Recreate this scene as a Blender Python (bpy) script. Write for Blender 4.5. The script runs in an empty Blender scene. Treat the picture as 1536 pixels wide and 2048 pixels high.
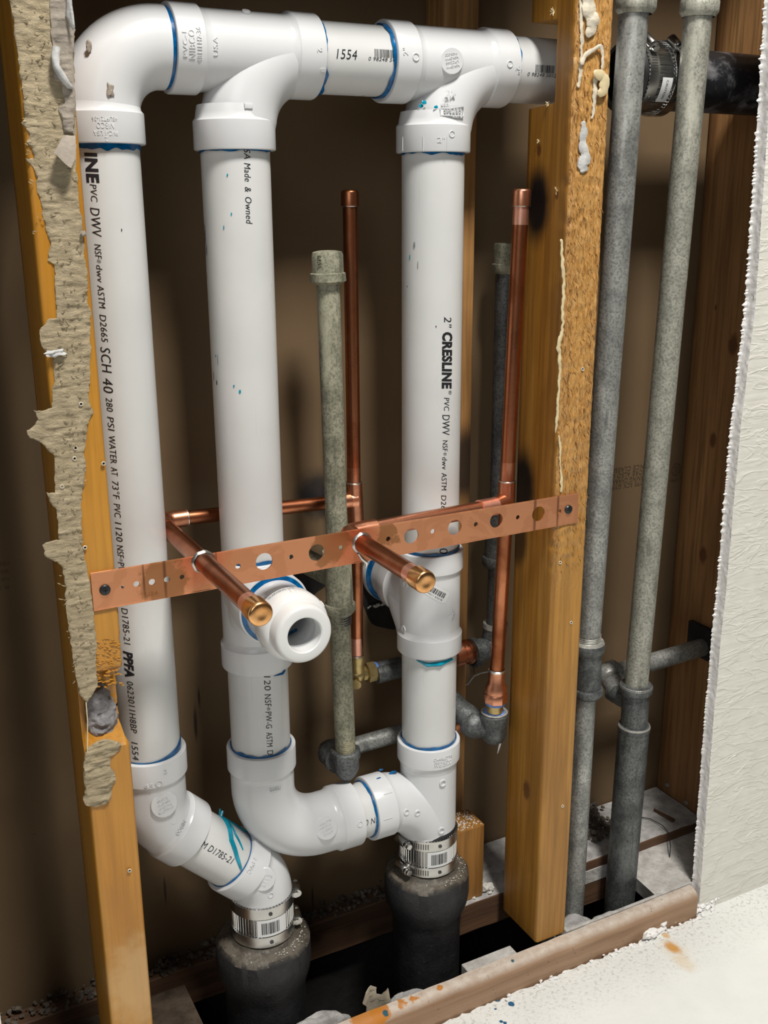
import bpy, bmesh, math, random
from mathutils import Vector, Matrix, noise
random.seed(7)
PI = math.pi
SC = bpy.context.scene
COL = SC.collection

# ---------------------------------------------------------------- camera, light, exposure
ZS = 0.835                       # camera height above the finished floor
DW = 0.79                        # camera distance from the stud faces (stud faces are y = 0)
FPX = 2078.0
YAW, PITCH, ROLL = [math.radians(a) for a in (27.7, 16.6, -0.31)]
cy, sy, cp, sp = math.cos(YAW), math.sin(YAW), math.cos(PITCH), math.sin(PITCH)
FW = Vector((sy*cp, cy*cp, -sp)); RT = Vector((cy, -sy, 0)); UP = RT.cross(FW)
_r = math.cos(ROLL)*RT + math.sin(ROLL)*UP; _u = -math.sin(ROLL)*RT + math.cos(ROLL)*UP
RT, UP = _r, _u
EYE = Vector((0, -DW, ZS))
cam = bpy.data.cameras.new('camera'); co = bpy.data.objects.new('camera', cam); COL.objects.link(co)
m3 = Matrix((RT, UP, -FW)).transposed()
co.matrix_world = Matrix.Translation(EYE) @ m3.to_4x4()
cam.sensor_fit = 'VERTICAL'; cam.sensor_height = 36; cam.sensor_width = 27
cam.lens = 36*FPX/2048; cam.clip_start = 0.01; cam.clip_end = 50
SC.camera = co

w = bpy.data.worlds.new('world'); SC.world = w; w.use_nodes = True
wn = w.node_tree.nodes; wl = w.node_tree.links
bg = wn['Background']
tc = wn.new('ShaderNodeTexCoord'); sep = wn.new('ShaderNodeSeparateXYZ'); rmp = wn.new('ShaderNodeValToRGB')
wl.new(tc.outputs['Generated'], sep.inputs[0])
ma = wn.new('ShaderNodeMath'); ma.operation = 'MULTIPLY_ADD'; ma.inputs[1].default_value = .5; ma.inputs[2].default_value = .5
wl.new(sep.outputs['Z'], ma.inputs[0]); wl.new(ma.outputs[0], rmp.inputs[0])
rmp.color_ramp.elements[0].position = 0.35; rmp.color_ramp.elements[0].color = (.30, .28, .26, 1)
rmp.color_ramp.elements[1].position = 0.85; rmp.color_ramp.elements[1].color = (1.0, .98, .95, 1)
wl.new(rmp.outputs[0], bg.inputs[0]); bg.inputs[1].default_value = 0.04

def area(name, loc, aim, size, power, color, sizey=None):
    l = bpy.data.lights.new(name, 'AREA'); l.energy = power; l.color = color; l.size = size
    if sizey: l.shape = 'RECTANGLE'; l.size_y = sizey
    o = bpy.data.objects.new(name, l); COL.objects.link(o); o.location = loc
    o.rotation_euler = (Vector(aim)-Vector(loc)).to_track_quat('-Z', 'Y').to_euler()
    return o
area('ceiling_light', (.46, -.98, ZS+1.78), (.45, .05, ZS-.3), .36, 70, (1.0, .965, .90))
area('left_fill_light', (-.95, -1.75, ZS+.85), (.6, 0, ZS-.2), 1.1, 8.5, (.93, .97, 1.0))  # added soft fill from the left to brighten the side faces
SC.view_settings.view_transform = 'Standard'; SC.view_settings.look = 'None'
SC.view_settings.gamma = 1; SC.view_settings.exposure = 0.0; SC.view_settings.use_curve_mapping = False

# ---------------------------------------------------------------- measuring helpers
def ray(px, py):
    return RT*((px-768)/FPX) - UP*((py-1024)/FPX) + FW
def at(px, py, Y):
    r = ray(px, py); return EYE + r*((Y+DW)/r.y)
def atx(px, py, X):
    r = ray(px, py); return EYE + r*(X/r.x)
def scl(p):                      # pixels per metre at a point
    return FPX/((Vector(p)-EYE).dot(FW))
YP = .085                        # plane of the drain pipes
def Xp(px, py, Y=YP): return at(px, py, Y).x
def Zp(px, py, Y=YP): return at(px, py, Y).z

# ---------------------------------------------------------------- materials
class NT:
    def __init__(s, name):
        s.m = bpy.data.materials.new(name); s.m.use_nodes = True
        s.n = s.m.node_tree.nodes; s.l = s.m.node_tree.links
        s.b = s.n['Principled BSDF']; s.tc = s.n.new('ShaderNodeTexCoord')
        s.co = s.tc.outputs['Object']
    def world(s):
        g = s.n.new('ShaderNodeNewGeometry'); s.co = g.outputs['Position']; return s
    def map(s, scale, loc=(0, 0, 0), rot=(0, 0, 0)):
        q = s.n.new('ShaderNodeMapping'); q.inputs['Scale'].default_value = scale
        q.inputs['Location'].default_value = loc; q.inputs['Rotation'].default_value = rot
        s.l.new(s.co, q.inputs[0]); return q.outputs[0]
    def noise(s, vec, scale=5, detail=5, rough=.55, dist=0):
        q = s.n.new('ShaderNodeTexNoise'); q.inputs['Scale'].default_value = scale
        q.inputs['Detail'].default_value = detail; q.inputs['Roughness'].default_value = rough
        q.inputs['Distortion'].default_value = dist
        s.l.new(vec, q.inputs['Vector']); return q.outputs['Fac']
    def voro(s, vec, scale, feat='F1'):
        q = s.n.new('ShaderNodeTexVoronoi'); q.inputs['Scale'].default_value = scale; q.feature = feat
        s.l.new(vec, q.inputs['Vector']); return q.outputs['Distance']
    def ramp(s, fac, stops):
        q = s.n.new('ShaderNodeValToRGB'); e = q.color_ramp.elements
        while len(e) < len(stops): e.new(.5)
        for i, (p, c) in enumerate(stops):
            e[i].position = p; e[i].color = (c, c, c, 1) if not hasattr(c, '__len__') else (*c, 1)
        s.l.new(fac, q.inputs[0]); return q.outputs[0]
    def mix(s, fac, a, b, mode='MIX'):
        q = s.n.new('ShaderNodeMix'); q.data_type = 'RGBA'; q.blend_type = mode
        for sock, v in ((q.inputs[0], fac), (q.inputs[6], a), (q.inputs[7], b)):
            if hasattr(v, 'links'): s.l.new(v, sock)
            elif hasattr(v, '__len__'): sock.default_value = (*v, 1)
            else: sock.default_value = v
        return q.outputs[2]
    def math(s, op, a, b=0.0, clamp=False):
        q = s.n.new('ShaderNodeMath'); q.operation = op; q.use_clamp = clamp
        for i, v in enumerate((a, b)):
            if hasattr(v, 'links'): s.l.new(v, q.inputs[i])
            else: q.inputs[i].default_value = v
        return q.outputs[0]
    def spot(s, c, r, soft=.4, squash=(1, 1, 1), wob=.0, wscale=60):   # 1 inside a blob around world point c
        g = s.n.new('ShaderNodeNewGeometry').outputs['Position']
        v = s.n.new('ShaderNodeVectorMath'); v.operation = 'SUBTRACT'; s.l.new(g, v.inputs[0]); v.inputs[1].default_value = c
        k = s.n.new('ShaderNodeVectorMath'); k.operation = 'MULTIPLY'; s.l.new(v.outputs[0], k.inputs[0]); k.inputs[1].default_value = squash
        d = s.n.new('ShaderNodeVectorMath'); d.operation = 'LENGTH'; s.l.new(k.outputs[0], d.inputs[0])
        dd = d.outputs['Value']
        if wob:
            nz = s.noise(g, wscale, 4, .6); dd = s.math('ADD', dd, s.math('MULTIPLY', s.math('SUBTRACT', nz, .5), wob))
        mr = s.n.new('ShaderNodeMapRange'); mr.interpolation_type = 'SMOOTHSTEP'
        mr.inputs[1].default_value = r*(1-soft); mr.inputs[2].default_value = r*(1+soft)
        mr.inputs[3].default_value = 1; mr.inputs[4].default_value = 0
        s.l.new(dd, mr.inputs[0]); return mr.outputs[0]
    def set(s, col=None, rough=None, metal=None, bump=None, bstr=.3, bdist=.002, spec=None, coat=None, sub=None):
        for k, v in (('Base Color', col), ('Roughness', rough), ('Metallic', metal), ('Specular IOR Level', spec), ('Coat Weight', coat), ('Subsurface Weight', sub)):
            if v is None: continue
            if hasattr(v, 'links'): s.l.new(v, s.b.inputs[k])
            elif hasattr(v, '__len__'): s.b.inputs[k].default_value = (*v, 1)
            else: s.b.inputs[k].default_value = v
        if sub: s.b.inputs['Subsurface Radius'].default_value = (.006, .005, .004); s.b.inputs['Subsurface Scale'].default_value = 1
        if bump is not None:
            q = s.n.new('ShaderNodeBump'); q.inputs['Strength'].default_value = bstr; q.inputs['Distance'].default_value = bdist
            s.l.new(bump, q.inputs['Height']); s.l.new(q.outputs[0], s.b.inputs['Normal'])
        return s.m

M = {}
def simple(name, col, rough=.5, metal=0, nscale=40, var=.15, bstr=.2, bd=.0006, **k):
    t = NT(name).world(); nz = t.noise(t.co, nscale, 6)
    d = tuple(c*(1-var) for c in col); h = tuple(min(1, c*(1+var)) for c in col)
    return t.set(t.ramp(nz, [(.3, d), (.7, h)]), rough, metal, nz, bstr, bd, **k)

def mk_pvc():
    t = NT('white_pvc').world()
    n1 = t.noise(t.map((30, 30, 6)), 1, 4); n2 = t.noise(t.co, 14, 3)
    base = t.ramp(n2, [(.3, (.58, .59, .585)), (.7, (.64, .645, .64))])
    scr = t.ramp(t.noise(t.map((260, 260, 9)), 1, 3), [(.68, 0.0), (.74, 1.0)])
    base = t.mix(t.math('MULTIPLY', scr, .22), base, (.38, .40, .42))
    return t.set(base, t.ramp(n1, [(.3, .26), (.7, .36)]), 0, n1, .05, .0006, spec=.5)
M['pvc'] = mk_pvc()
M['pvc_fit'] = simple('white_pvc_fitting', (.64, .65, .665), .25, 0, 20, .02, .04)
M['poly'] = simple('milky_plastic', (.74, .75, .75), .30, 0, 20, .02, .04)
M['ink'] = simple('black_ink', (.012, .012, .016), .5, 0, 90, .3)
M['greyink'] = simple('grey_ink', (.22, .22, .23), .5, 0, 90, .2)
M['label'] = simple('clear_label', (.70, .71, .71), .3, 0, 30, .03)
M['blue'] = simple('blue_primer', (.0, .095, .27), .22, 0, 160, .5, .15)
M['tealdrop'] = simple('teal_primer', (.0, .26, .38), .25, 0, 120, .3, .1)

def mk_copper(name, lo, hi, rough=.28, scale=30):
    t = NT(name).world()
    n1 = t.noise(t.co, scale, 5, .6, .6); n2 = t.noise(t.map((300, 300, 20)), 1, 3)
    c = t.ramp(n1, [(.32, lo), (.62, hi)])
    return t.set(c, t.ramp(n1, [(.3, rough+.14), (.7, rough)]), 1, n2, .04, .0004)
M['copper'] = mk_copper('copper', (.42, .17, .085), (.80, .36, .22))
M['copper_dark'] = mk_copper('tarnished_copper', (.26, .085, .035), (.55, .21, .105), .26, 18)
M['copper_bright'] = mk_copper('sanded_copper', (.85, .40, .29), (.93, .50, .37), .35, 60)
M['copper_end'] = mk_copper('golden_copper', (.72, .34, .12), (.90, .50, .22), .2, 60)
def mk_bar():
    t = NT('copper_bar')
    t.world(); n1 = t.noise(t.co, 26, 4, .5, 1.6); n2 = t.noise(t.co, 8, 2)
    c = t.mix(t.ramp(n1, [(.50, 0.0), (.56, 1.0)]), (.74, .33, .17), (.67, .29, .145))
    for (px, py, r) in ((400, 1110, .022), (700, 1075, .026)):
        s = t.spot(at(px, py, 0), r, .5, (1, 1, 1), .03, 40); c = t.mix(t.math('MULTIPLY', s, .75), c, (.62, .16, .07))
    for (px, py, r) in ((660, 1090, .018), (330, 1165, .02), (770, 1065, .012)):
        s = t.spot(at(px, py, 0), r, .12, (1, 1, 1), .035, 55); c = t.mix(t.math('MULTIPLY', s, .7), c, (.30, .13, .045))
    for (px, w_) in ((325, .0012), (430, .0008), (1065, .0016), (1110, .0012), (282, .0008)):
        x0 = at(px, 1100, 0).x
        s = t.spot((x0, 0, ZS-.29), w_, .7, (1, .02, .05)); c = t.mix(t.math('MULTIPLY', s, .7), c, (.10, .035, .02))
    return t.set(c, t.ramp(n2, [(.3, .44), (.7, .36)]), .82, n1, .05, .0004)
M['bar'] = mk_bar()
M['solder'] = simple('solder', (.62, .61, .58), .3, 1, 120, .25, .4)
M['brass'] = simple('brass', (.50, .38, .17), .38, .9, 90, .25, .4)
M['tape'] = simple('blue_thread_tape', (.13, .25, .62), .5, 0, 200, .4, .6)

def mk_galv(name, a, b, mt=.55, ro=.46):
    t = NT(name).world()
    n1 = t.noise(t.co, 34, 9, .78); n2 = t.noise(t.co, 420, 3); n3 = t.noise(t.map((80, 80, 12), ), 1, 5, .6)
    c = t.ramp(n1, [(.38, a), (.60, b)])
    c = t.mix(t.ramp(n2, [(.40, .55), (.52, 0.0)]), c, tuple(x*.5 for x in a))
    c = t.mix(t.ramp(t.noise(t.map((26, 26, 8), (3, 5, 1)), 1, 6, .7), [(.56, 0.0), (.66, .55)]), c, tuple(min(1, x*1.5) for x in b))
    c = t.mix(t.ramp(n3, [(.60, 0.0), (.68, .6)]), c, tuple(x*.4 for x in a))
    return t.set(c, t.ramp(n1, [(.3, ro+.12), (.7, ro-.06)]), mt, t.math('ADD', n1, t.math('MULTIPLY', n2, .4)), .5, .0008)
M['galv'] = mk_galv('galvanised_steel', (.21, .215, .205), (.42, .425, .40), .45, .42)
M['galv_light'] = mk_galv('pale_galvanised_steel', (.25, .25, .21), (.44, .435, .37), .35, .5)
M['galv_old'] = mk_galv('dusty_galvanised_steel', (.15, .15, .105), (.33, .32, .235), .15, .75)
M['galv_dark'] = mk_galv('dark_galvanised_steel', (.07, .075, .075), (.17, .18, .18), .5, .5)
M['rim'] = simple('worn_rim', (.45, .44, .40), .5, .5, 150, .35, .6)
M['steel'] = simple('stainless_steel', (.56, .55, .53), .27, 1, 60, .12, .1)
M['steel_dark'] = simple('dark_steel_slot', (.10, .10, .10), .45, .8, 60, .2)
M['black_rubber'] = simple('black_rubber', (.014, .014, .015), .5, 0, 80, .3)
M['screw_black'] = simple('black_screw', (.045, .05, .055), .38, .7, 90, .2)

def mk_iron():
    t = NT('black_cast_iron').world()
    n1 = t.noise(t.co, 45, 7, .7); n2 = t.noise(t.co, 330, 3)
    g = t.n.new('ShaderNodeNewGeometry'); s = t.n.new('ShaderNodeSeparateXYZ'); t.l.new(g.outputs['Normal'], s.inputs[0])
    up = t.ramp(s.outputs['Z'], [(.35, 0.0), (.85, 1.0)])
    c = t.ramp(n1, [(.35, (.012, .012, .013)), (.7, (.03, .03, .032))])
    d = t.ramp(n1, [(.35, (.06, .045, .03)), (.55, (.15, .13, .10)), (.7, (.10, .055, .03))])
    c = t.mix(t.math('MULTIPLY', up, .8), c, d)
    spk = t.ramp(n2, [(.66, 0.0), (.70, 1.0)])
    c = t.mix(t.math('MULTIPLY', spk, t.math('ADD', t.math('MULTIPLY', up, .5), .06)), c, (.6, .57, .5))
    return t.set(c, .55, .1, t.math('ADD', n1, t.math('MULTIPLY', n2, .4)), .6, .002)
M['iron'] = mk_iron()
def mk_abs():
    t = NT('black_vent_pipe').world()
    n1 = t.noise(t.co, 30, 7, .7, .5)
    c = t.mix(t.ramp(n1, [(.50, 0.0), (.72, .6)]), (.012, .013, .016), (.30, .29, .31))
    return t.set(c, t.ramp(n1, [(.4, .3), (.7, .7)]), 0, n1, .4, .001)
M['abs'] = mk_abs()

def mk_wood(name, lo, mid, hi, axis='z', rough=.5, fine=1.0, marks=(), rgh=None, knots=(), coat=0, bumpk=1.0, soot=()):
    t = NT(name).world()
    sc_ = {'z': (26, 26, 2.2), 'x': (2.2, 26, 26), 'y': (26, 2.2, 26)}[axis]
    sf = {'z': (190, 190, 7), 'x': (7, 190, 190), 'y': (190, 7, 190)}[axis]
    n1 = t.noise(t.map(sc_), 1, 4, .5, .8); n2 = t.noise(t.map(sf), 1, 4, .6, .2)
    n3 = t.noise(t.co, 9, 4)
    c = t.ramp(n1, [(.28, lo), (.5, mid), (.74, hi)])
    c = t.mix(t.ramp(n2, [(.40, .55*fine), (.56, 0.0)]), c, tuple(x*.45 for x in lo))
    c = t.mix(t.ramp(n3, [(.35, .28), (.65, 0.0)]), c, tuple(x*.6 for x in mid))
    hgt = n2
    if rgh:                        # rough sawn fibres between given heights on faces towards -y
        z0, z1 = rgh
        g = t.n.new('ShaderNodeNewGeometry'); s = t.n.new('ShaderNodeSeparateXYZ'); t.l.new(g.outputs['Position'], s.inputs[0])
        s2 = t.n.new('ShaderNodeSeparateXYZ'); t.l.new(g.outputs['True Normal'], s2.inputs[0])
        mr = t.n.new('ShaderNodeMapRange'); mr.inputs[1].default_value = z0; mr.inputs[2].default_value = z1
        t.l.new(s.outputs['Z'], mr.inputs[0])
        fr = t.math('LESS_THAN', s2.outputs['Y'], -.5)
        k = t.math('MULTIPLY', mr.outputs[0], fr)
        f1 = t.noise(t.map((420, 100, 110), rot=(0, .75, 0)), 1, 4, .7, 1.2)
        f2 = t.noise(t.map((60, 60, 40)), 1, 3)
        pit = t.math('MULTIPLY', t.ramp(f1, [(.36, 1.0), (.46, 0.0)]), t.ramp(f2, [(.40, 0.0), (.56, 1.0)]))
        c = t.mix(t.math('MULTIPLY', k, .55), c, t.ramp(f1, [(.35, (.30, .13, .035)), (.5, (.56, .30, .10)), (.66, (.80, .52, .24))]))
        c = t.mix(t.math('MULTIPLY', k, t.math('MULTIPLY', pit, .8)), c, (.12, .045, .015))
        hgt = t.math('ADD', n2, t.math('MULTIPLY', t.math('MULTIPLY', f1, k), 3.5))
    for (p, r) in knots:
        s = t.spot(p, r, .35, {'z': (1, 1, .55), 'x': (.55, 1, 1), 'y': (1, .55, 1)}[axis], r*.8, 120)
        c = t.mix(t.math('MULTIPLY', s, .85), c, (.10, .035, .012))
    for (p, r, k, colr) in marks:
        s = t.spot(p, r, .5, (1, 1, .7), r*1.2, 70); c = t.mix(t.math('MULTIPLY', s, k), c, colr)
    for (p, r, k) in soot:
        s = t.spot(p, r, .42, (1, 1, .55), r*.35, 30); c = t.mix(t.math('MULTIPLY', s, k), c, (.006, .005, .006))
    return t.set(c, rough, 0, hgt, .35*bumpk, .0012, coat=coat)
_sx = .605
M['stud_l'] = mk_wood('yellow_pine_left', (.36, .145, .012), (.47, .205, .022), (.55, .26, .035), 'z', .36, .35, coat=.1,
                      marks=[(at(285, 1960, 0), .03, .5, (.62, .42, .20))])
M['stud_r'] = mk_wood('orange_pine_centre', (.27, .115, .014), (.40, .185, .028), (.52, .27, .055), 'z', .42, .7, rgh=(ZS-.40, ZS-.24),
                      knots=[(atx(1053, 1580, _sx), .006), (atx(1078, 300, _sx), .003), (atx(1114, 390, _sx), .002)],
                      soot=[(atx(1074, 410, _sx), .018, 1.0), (atx(1045, 975, _sx), .021, 1.0), (atx(1036, 1080, _sx), .015, .8)])
M['stud_back'] = mk_wood('brown_pine_back', (.32, .155, .045), (.42, .215, .070), (.52, .28, .10), 'z', .6, .9,
                      soot=[(at(930, 930, .135), .022, .9)])
M['stud_far'] = mk_wood('brown_fir_right', (.26, .125, .045), (.36, .185, .070), (.48, .26, .10), 'z', .6, 1.0,
                      knots=[(atx(1465, 690, .934), .007), (atx(1425, 880, .934), .005), (atx(1405, 1110, .934), .006), (atx(1430, 615, .934), .002)])
M['block'] = mk_wood('brown_block', (.25, .105, .02), (.33, .15, .032), (.42, .20, .05), 'z', .55, .9)
M['darkwood'] = mk_wood('dark_plate', (.07, .035, .018), (.12, .06, .03), (.18, .09, .045), 'x', .7, .8)
def mk_plate():
    t = NT('front_plate').world()
    n1 = t.noise(t.map((5, 60, 60)), 1, 5, .6, .5); n2 = t.noise(t.co, 90, 5, .7); n3 = t.noise(t.co, 300, 2)
    g = t.n.new('ShaderNodeNewGeometry'); s = t.n.new('ShaderNodeSeparateXYZ'); t.l.new(g.outputs['Normal'], s.inputs[0])
    up = t.ramp(s.outputs['Z'], [(.3, 0.0), (.9, 1.0)])
    c = t.ramp(n1, [(.3, (.25, .14, .075)), (.7, (.42, .27, .17))])
    dust = t.math('MULTIPLY', up, t.ramp(n2, [(.30, .45), (.62, .95)]))
    c = t.mix(dust, c, (.60, .53, .46))
    c = t.mix(t.ramp(n3, [(.70, 0.0), (.74, .7)]), c, (.05, .04, .035))
    for (px, py, r) in ((735, 2030, .019), (760, 2022, .011), (805, 1995, .009), (828, 1990, .006), (778, 2005, .005), (880, 1972, .004)):
        k = t.spot(at(px, py, -.008), r, .10, (1, 1, 1), .014, 90); c = t.mix(t.math('MULTIPLY', k, .92), c, (.48, .17, .012))
    for (px, py, r) in ((1026, 1918, .0035), (785, 1983, .003), (838, 1978, .0022), (770, 2028, .004), (812, 2040, .0035), (935, 1970, .0015)):
        k = t.spot(at(px, py, -.010), r, .15, (1, 1, 1), .002, 200); c = t.mix(k, c, (.005, .07, .10))
    return t.set(c, .65, 0, t.math('ADD', n1, n2), .4, .0012)
M['plate'] = mk_plate()
def mk_dusty(name, a, b, blk=.62, kk=.6):
    t = NT(name).world()
    n1 = t.noise(t.co, 60, 6, .7); n2 = t.noise(t.co, 240, 4, .7)
    c = t.ramp(n1, [(.35, a), (.65, b)])
    c = t.mix(t.ramp(n2, [(blk, 0.0), (blk+.06, kk)]), c, (.05, .045, .045))
    return t.set(c, .9, 0, t.math('ADD', n1, n2), .5, .002)
M['dust'] = mk_dusty('grey_plaster_dust', (.25, .24, .235), (.50, .49, .475))
M['dust_pale'] = mk_dusty('pale_plaster_dust', (.36, .34, .32), (.60, .58, .55))
M['dirt'] = mk_dusty('brown_dirt', (.035, .022, .013), (.085, .060, .040))
M['crumb'] = mk_dusty('plaster_crumb', (.42, .40, .37), (.66, .63, .58), .7, .4)
M['crumb_dark'] = mk_dusty('dirty_crumb', (.035, .027, .02), (.17, .14, .11), .6, .5)
M['void'] = simple('soil_and_hole_shade', (.012, .011, .010), .95, 0, 60, .5, .5, .003)  # near-black for the ground below and for painted shade in holes and slots

def mk_back():
    t = NT('tan_board_paper').world()
    n1 = t.noise(t.co, 6, 4); n2 = t.noise(t.map((900, 900, 900)), 1, 2); n3 = t.noise(t.co, 60, 4, .7)
    c = t.ramp(n1, [(.3, (.128, .080, .038)), (.7, (.158, .102, .052))])
    c = t.mix(t.ramp(n3, [(.70, 0.0), (.76, .6)]), c, (.10, .06, .03))
    for (px, py, r) in ((632, 985, .022), (655, 1010, .016), (620, 1000, .012)):
        k = t.spot(at(px, py, .174), r, .5, (1, 1, 1), .02, 30); c = t.mix(t.math('MULTIPLY', k, .9), c, (.008, .007, .009))
    for (px, py, r) in ((605, 1500, .010), (588, 1515, .007), (610, 1475, .005)):
        k = t.spot(at(px, py, .174), r, .5, (1, 1, 1), .02, 90); c = t.mix(t.math('MULTIPLY', k, .5), c, (.10, .06, .035))
    for (px, py, l) in ((398, 1395, .02), (392, 1445, .035), (390, 1450, .03), (330, 1780, .03), (625, 1795, .03)):
        k = t.spot(at(px, py, .174), .0012, .6, (1, 1, .0012/l*2)); c = t.mix(t.math('MULTIPLY', k, .85), c, (.02, .012, .008))
    return t.set(c, .85, 0, n2, .15, .0004)
M['board'] = mk_back()
def mk_texwall():
    t = NT('textured_plaster_paint').world()
    n1 = t.noise(t.map((16, 16, 30), rot=(0, .6, 0)), 1, 6, .6, 1.6); n2 = t.noise(t.co, 60, 4)
    st = t.ramp(t.noise(t.map((20, 20, 60), rot=(0, .45, 0)), 1, 3, .5, .8), [(.44, 0.0), (.5, 1.0), (.56, 0.0)])
    c = t.ramp(n2, [(.3, (.71, .695, .63)), (.7, (.77, .755, .69))])
    n3 = t.noise(t.co, 150, 3); c = t.mix(t.ramp(n3, [(.74, 0.0), (.77, .6)]), c, (.2, .17, .13))
    h = t.math('ADD', n1, t.math('MULTIPLY', st, .5))
    return t.set(c, .5, 0, h, .42, .0022)
M['texwall'] = mk_texwall()
M['gypsum'] = simple('gypsum_core', (.82, .81, .80), .9, 0, 200, .06, .4, .0012)
def mk_floor():
    t = NT('dusty_white_floor').world()
    n1 = t.noise(t.co, 20, 6, .6); n2 = t.noise(t.co, 220, 5, .7); g = t.co
    s = t.n.new('ShaderNodeSeparateXYZ'); t.l.new(g, s.inputs[0])
    near = t.n.new('ShaderNodeMapRange'); near.inputs[1].default_value = -.10; near.inputs[2].default_value = -.03
    t.l.new(s.outputs['Y'], near.inputs[0])
    c = t.ramp(n1, [(.3, (.78, .79, .765)), (.7, (.84, .845, .82))])
    grit = t.math('MULTIPLY', t.ramp(n2, [(.38, 1.0), (.46, 0.0)]), near.outputs[0])
    c = t.mix(t.math('MULTIPLY', grit, .5), c, (.30, .28, .25))
    for (px, py, r, k, cc) in ((1345, 1895, .007, .95, (.62, .27, .03)), (1330, 1870, .004, .7, (.66, .34, .06)), (1368, 1925, .010, .30, (.70, .45, .15)), (1350, 1900, .014, .18, (.7, .5, .2))):
        q = t.spot(at_floor(px, py), r, .5, (1, .7, 1), r*.8, 80); c = t.mix(t.math('MULTIPLY', q, k), c, cc)
    for (px, py, r) in ((994, 1998, .0042), (1022, 2008, .0036), (991, 2018, .0012), (1002, 2043, .002), (1010, 2046, .002)):
        q = t.spot(at_floor(px, py), r, .15, (1, 1, 1), .003, 200); c = t.mix(q, c, (.01, .10, .22))
    return t.set(c, .55, 0, t.math('ADD', n1, t.math('MULTIPLY', t.math('MULTIPLY', n2, near.outputs[0]), 2.2)), .45, .003)
def at_floor(px, py):
    r = ray(px, py); return EYE + r*(-ZS/r.z)
M['floor'] = mk_floor()
def mk_paper():
    t = NT('torn_tan_paper').world()
    n1 = t.noise(t.map((55, 55, 90)), 1, 6, .65, 1.2); n2 = t.noise(t.co, 16, 3); n3 = t.noise(t.map((160, 160, 300), rot=(0, .5, 0)), 1, 5, .7, 1.5)
    c = t.ramp(n1, [(.3, (.32, .255, .155)), (.55, (.41, .335, .215)), (.75, (.50, .42, .285))])
    c = t.mix(t.ramp(n2, [(.35, .35), (.65, 0.0)]), c, (.32, .26, .18))
    c = t.mix(t.ramp(n3, [(.60, 0.0), (.68, .45)]), c, (.62, .52, .34))
    return t.set(c, .9, 0, t.math('ADD', n1, n3), .7, .002)
M['paper'] = mk_paper()
M['paper_grey'] = simple('grey_paper', (.30, .26, .215), .9, 0, 70, .25, .9, .003)
M['lint'] = simple('white_lint', (.50, .50, .49), .9, 0, 90, .3, .8, .002)
M['mortar'] = mk_dusty('grey_mortar', (.15, .145, .15), (.34, .33, .34), .60, .5)
M['glue'] = simple('cream_glue', (.66, .55, .33), .4, 0, 50, .12, .3)
M['plasterblob'] = simple('cream_plaster', (.60, .54, .43), .75, 0, 90, .25, .9, .002)
M['nail'] = simple('nail_head', (.42, .42, .42), .4, .8, 90, .2)
M['boardink'] = simple('brown_print', (.085, .055, .03), .8, 0, 90, .3)
M['beige'] = simple('beige_metal', (.42, .38, .30), .5, .2, 60, .3, .4)
M['wire'] = simple('dark_wire', (.03, .03, .03), .5, .3)
M['shield'] = simple('shiny_shield', (.62, .62, .61), .2, 1, 30, .08, .05)

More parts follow.
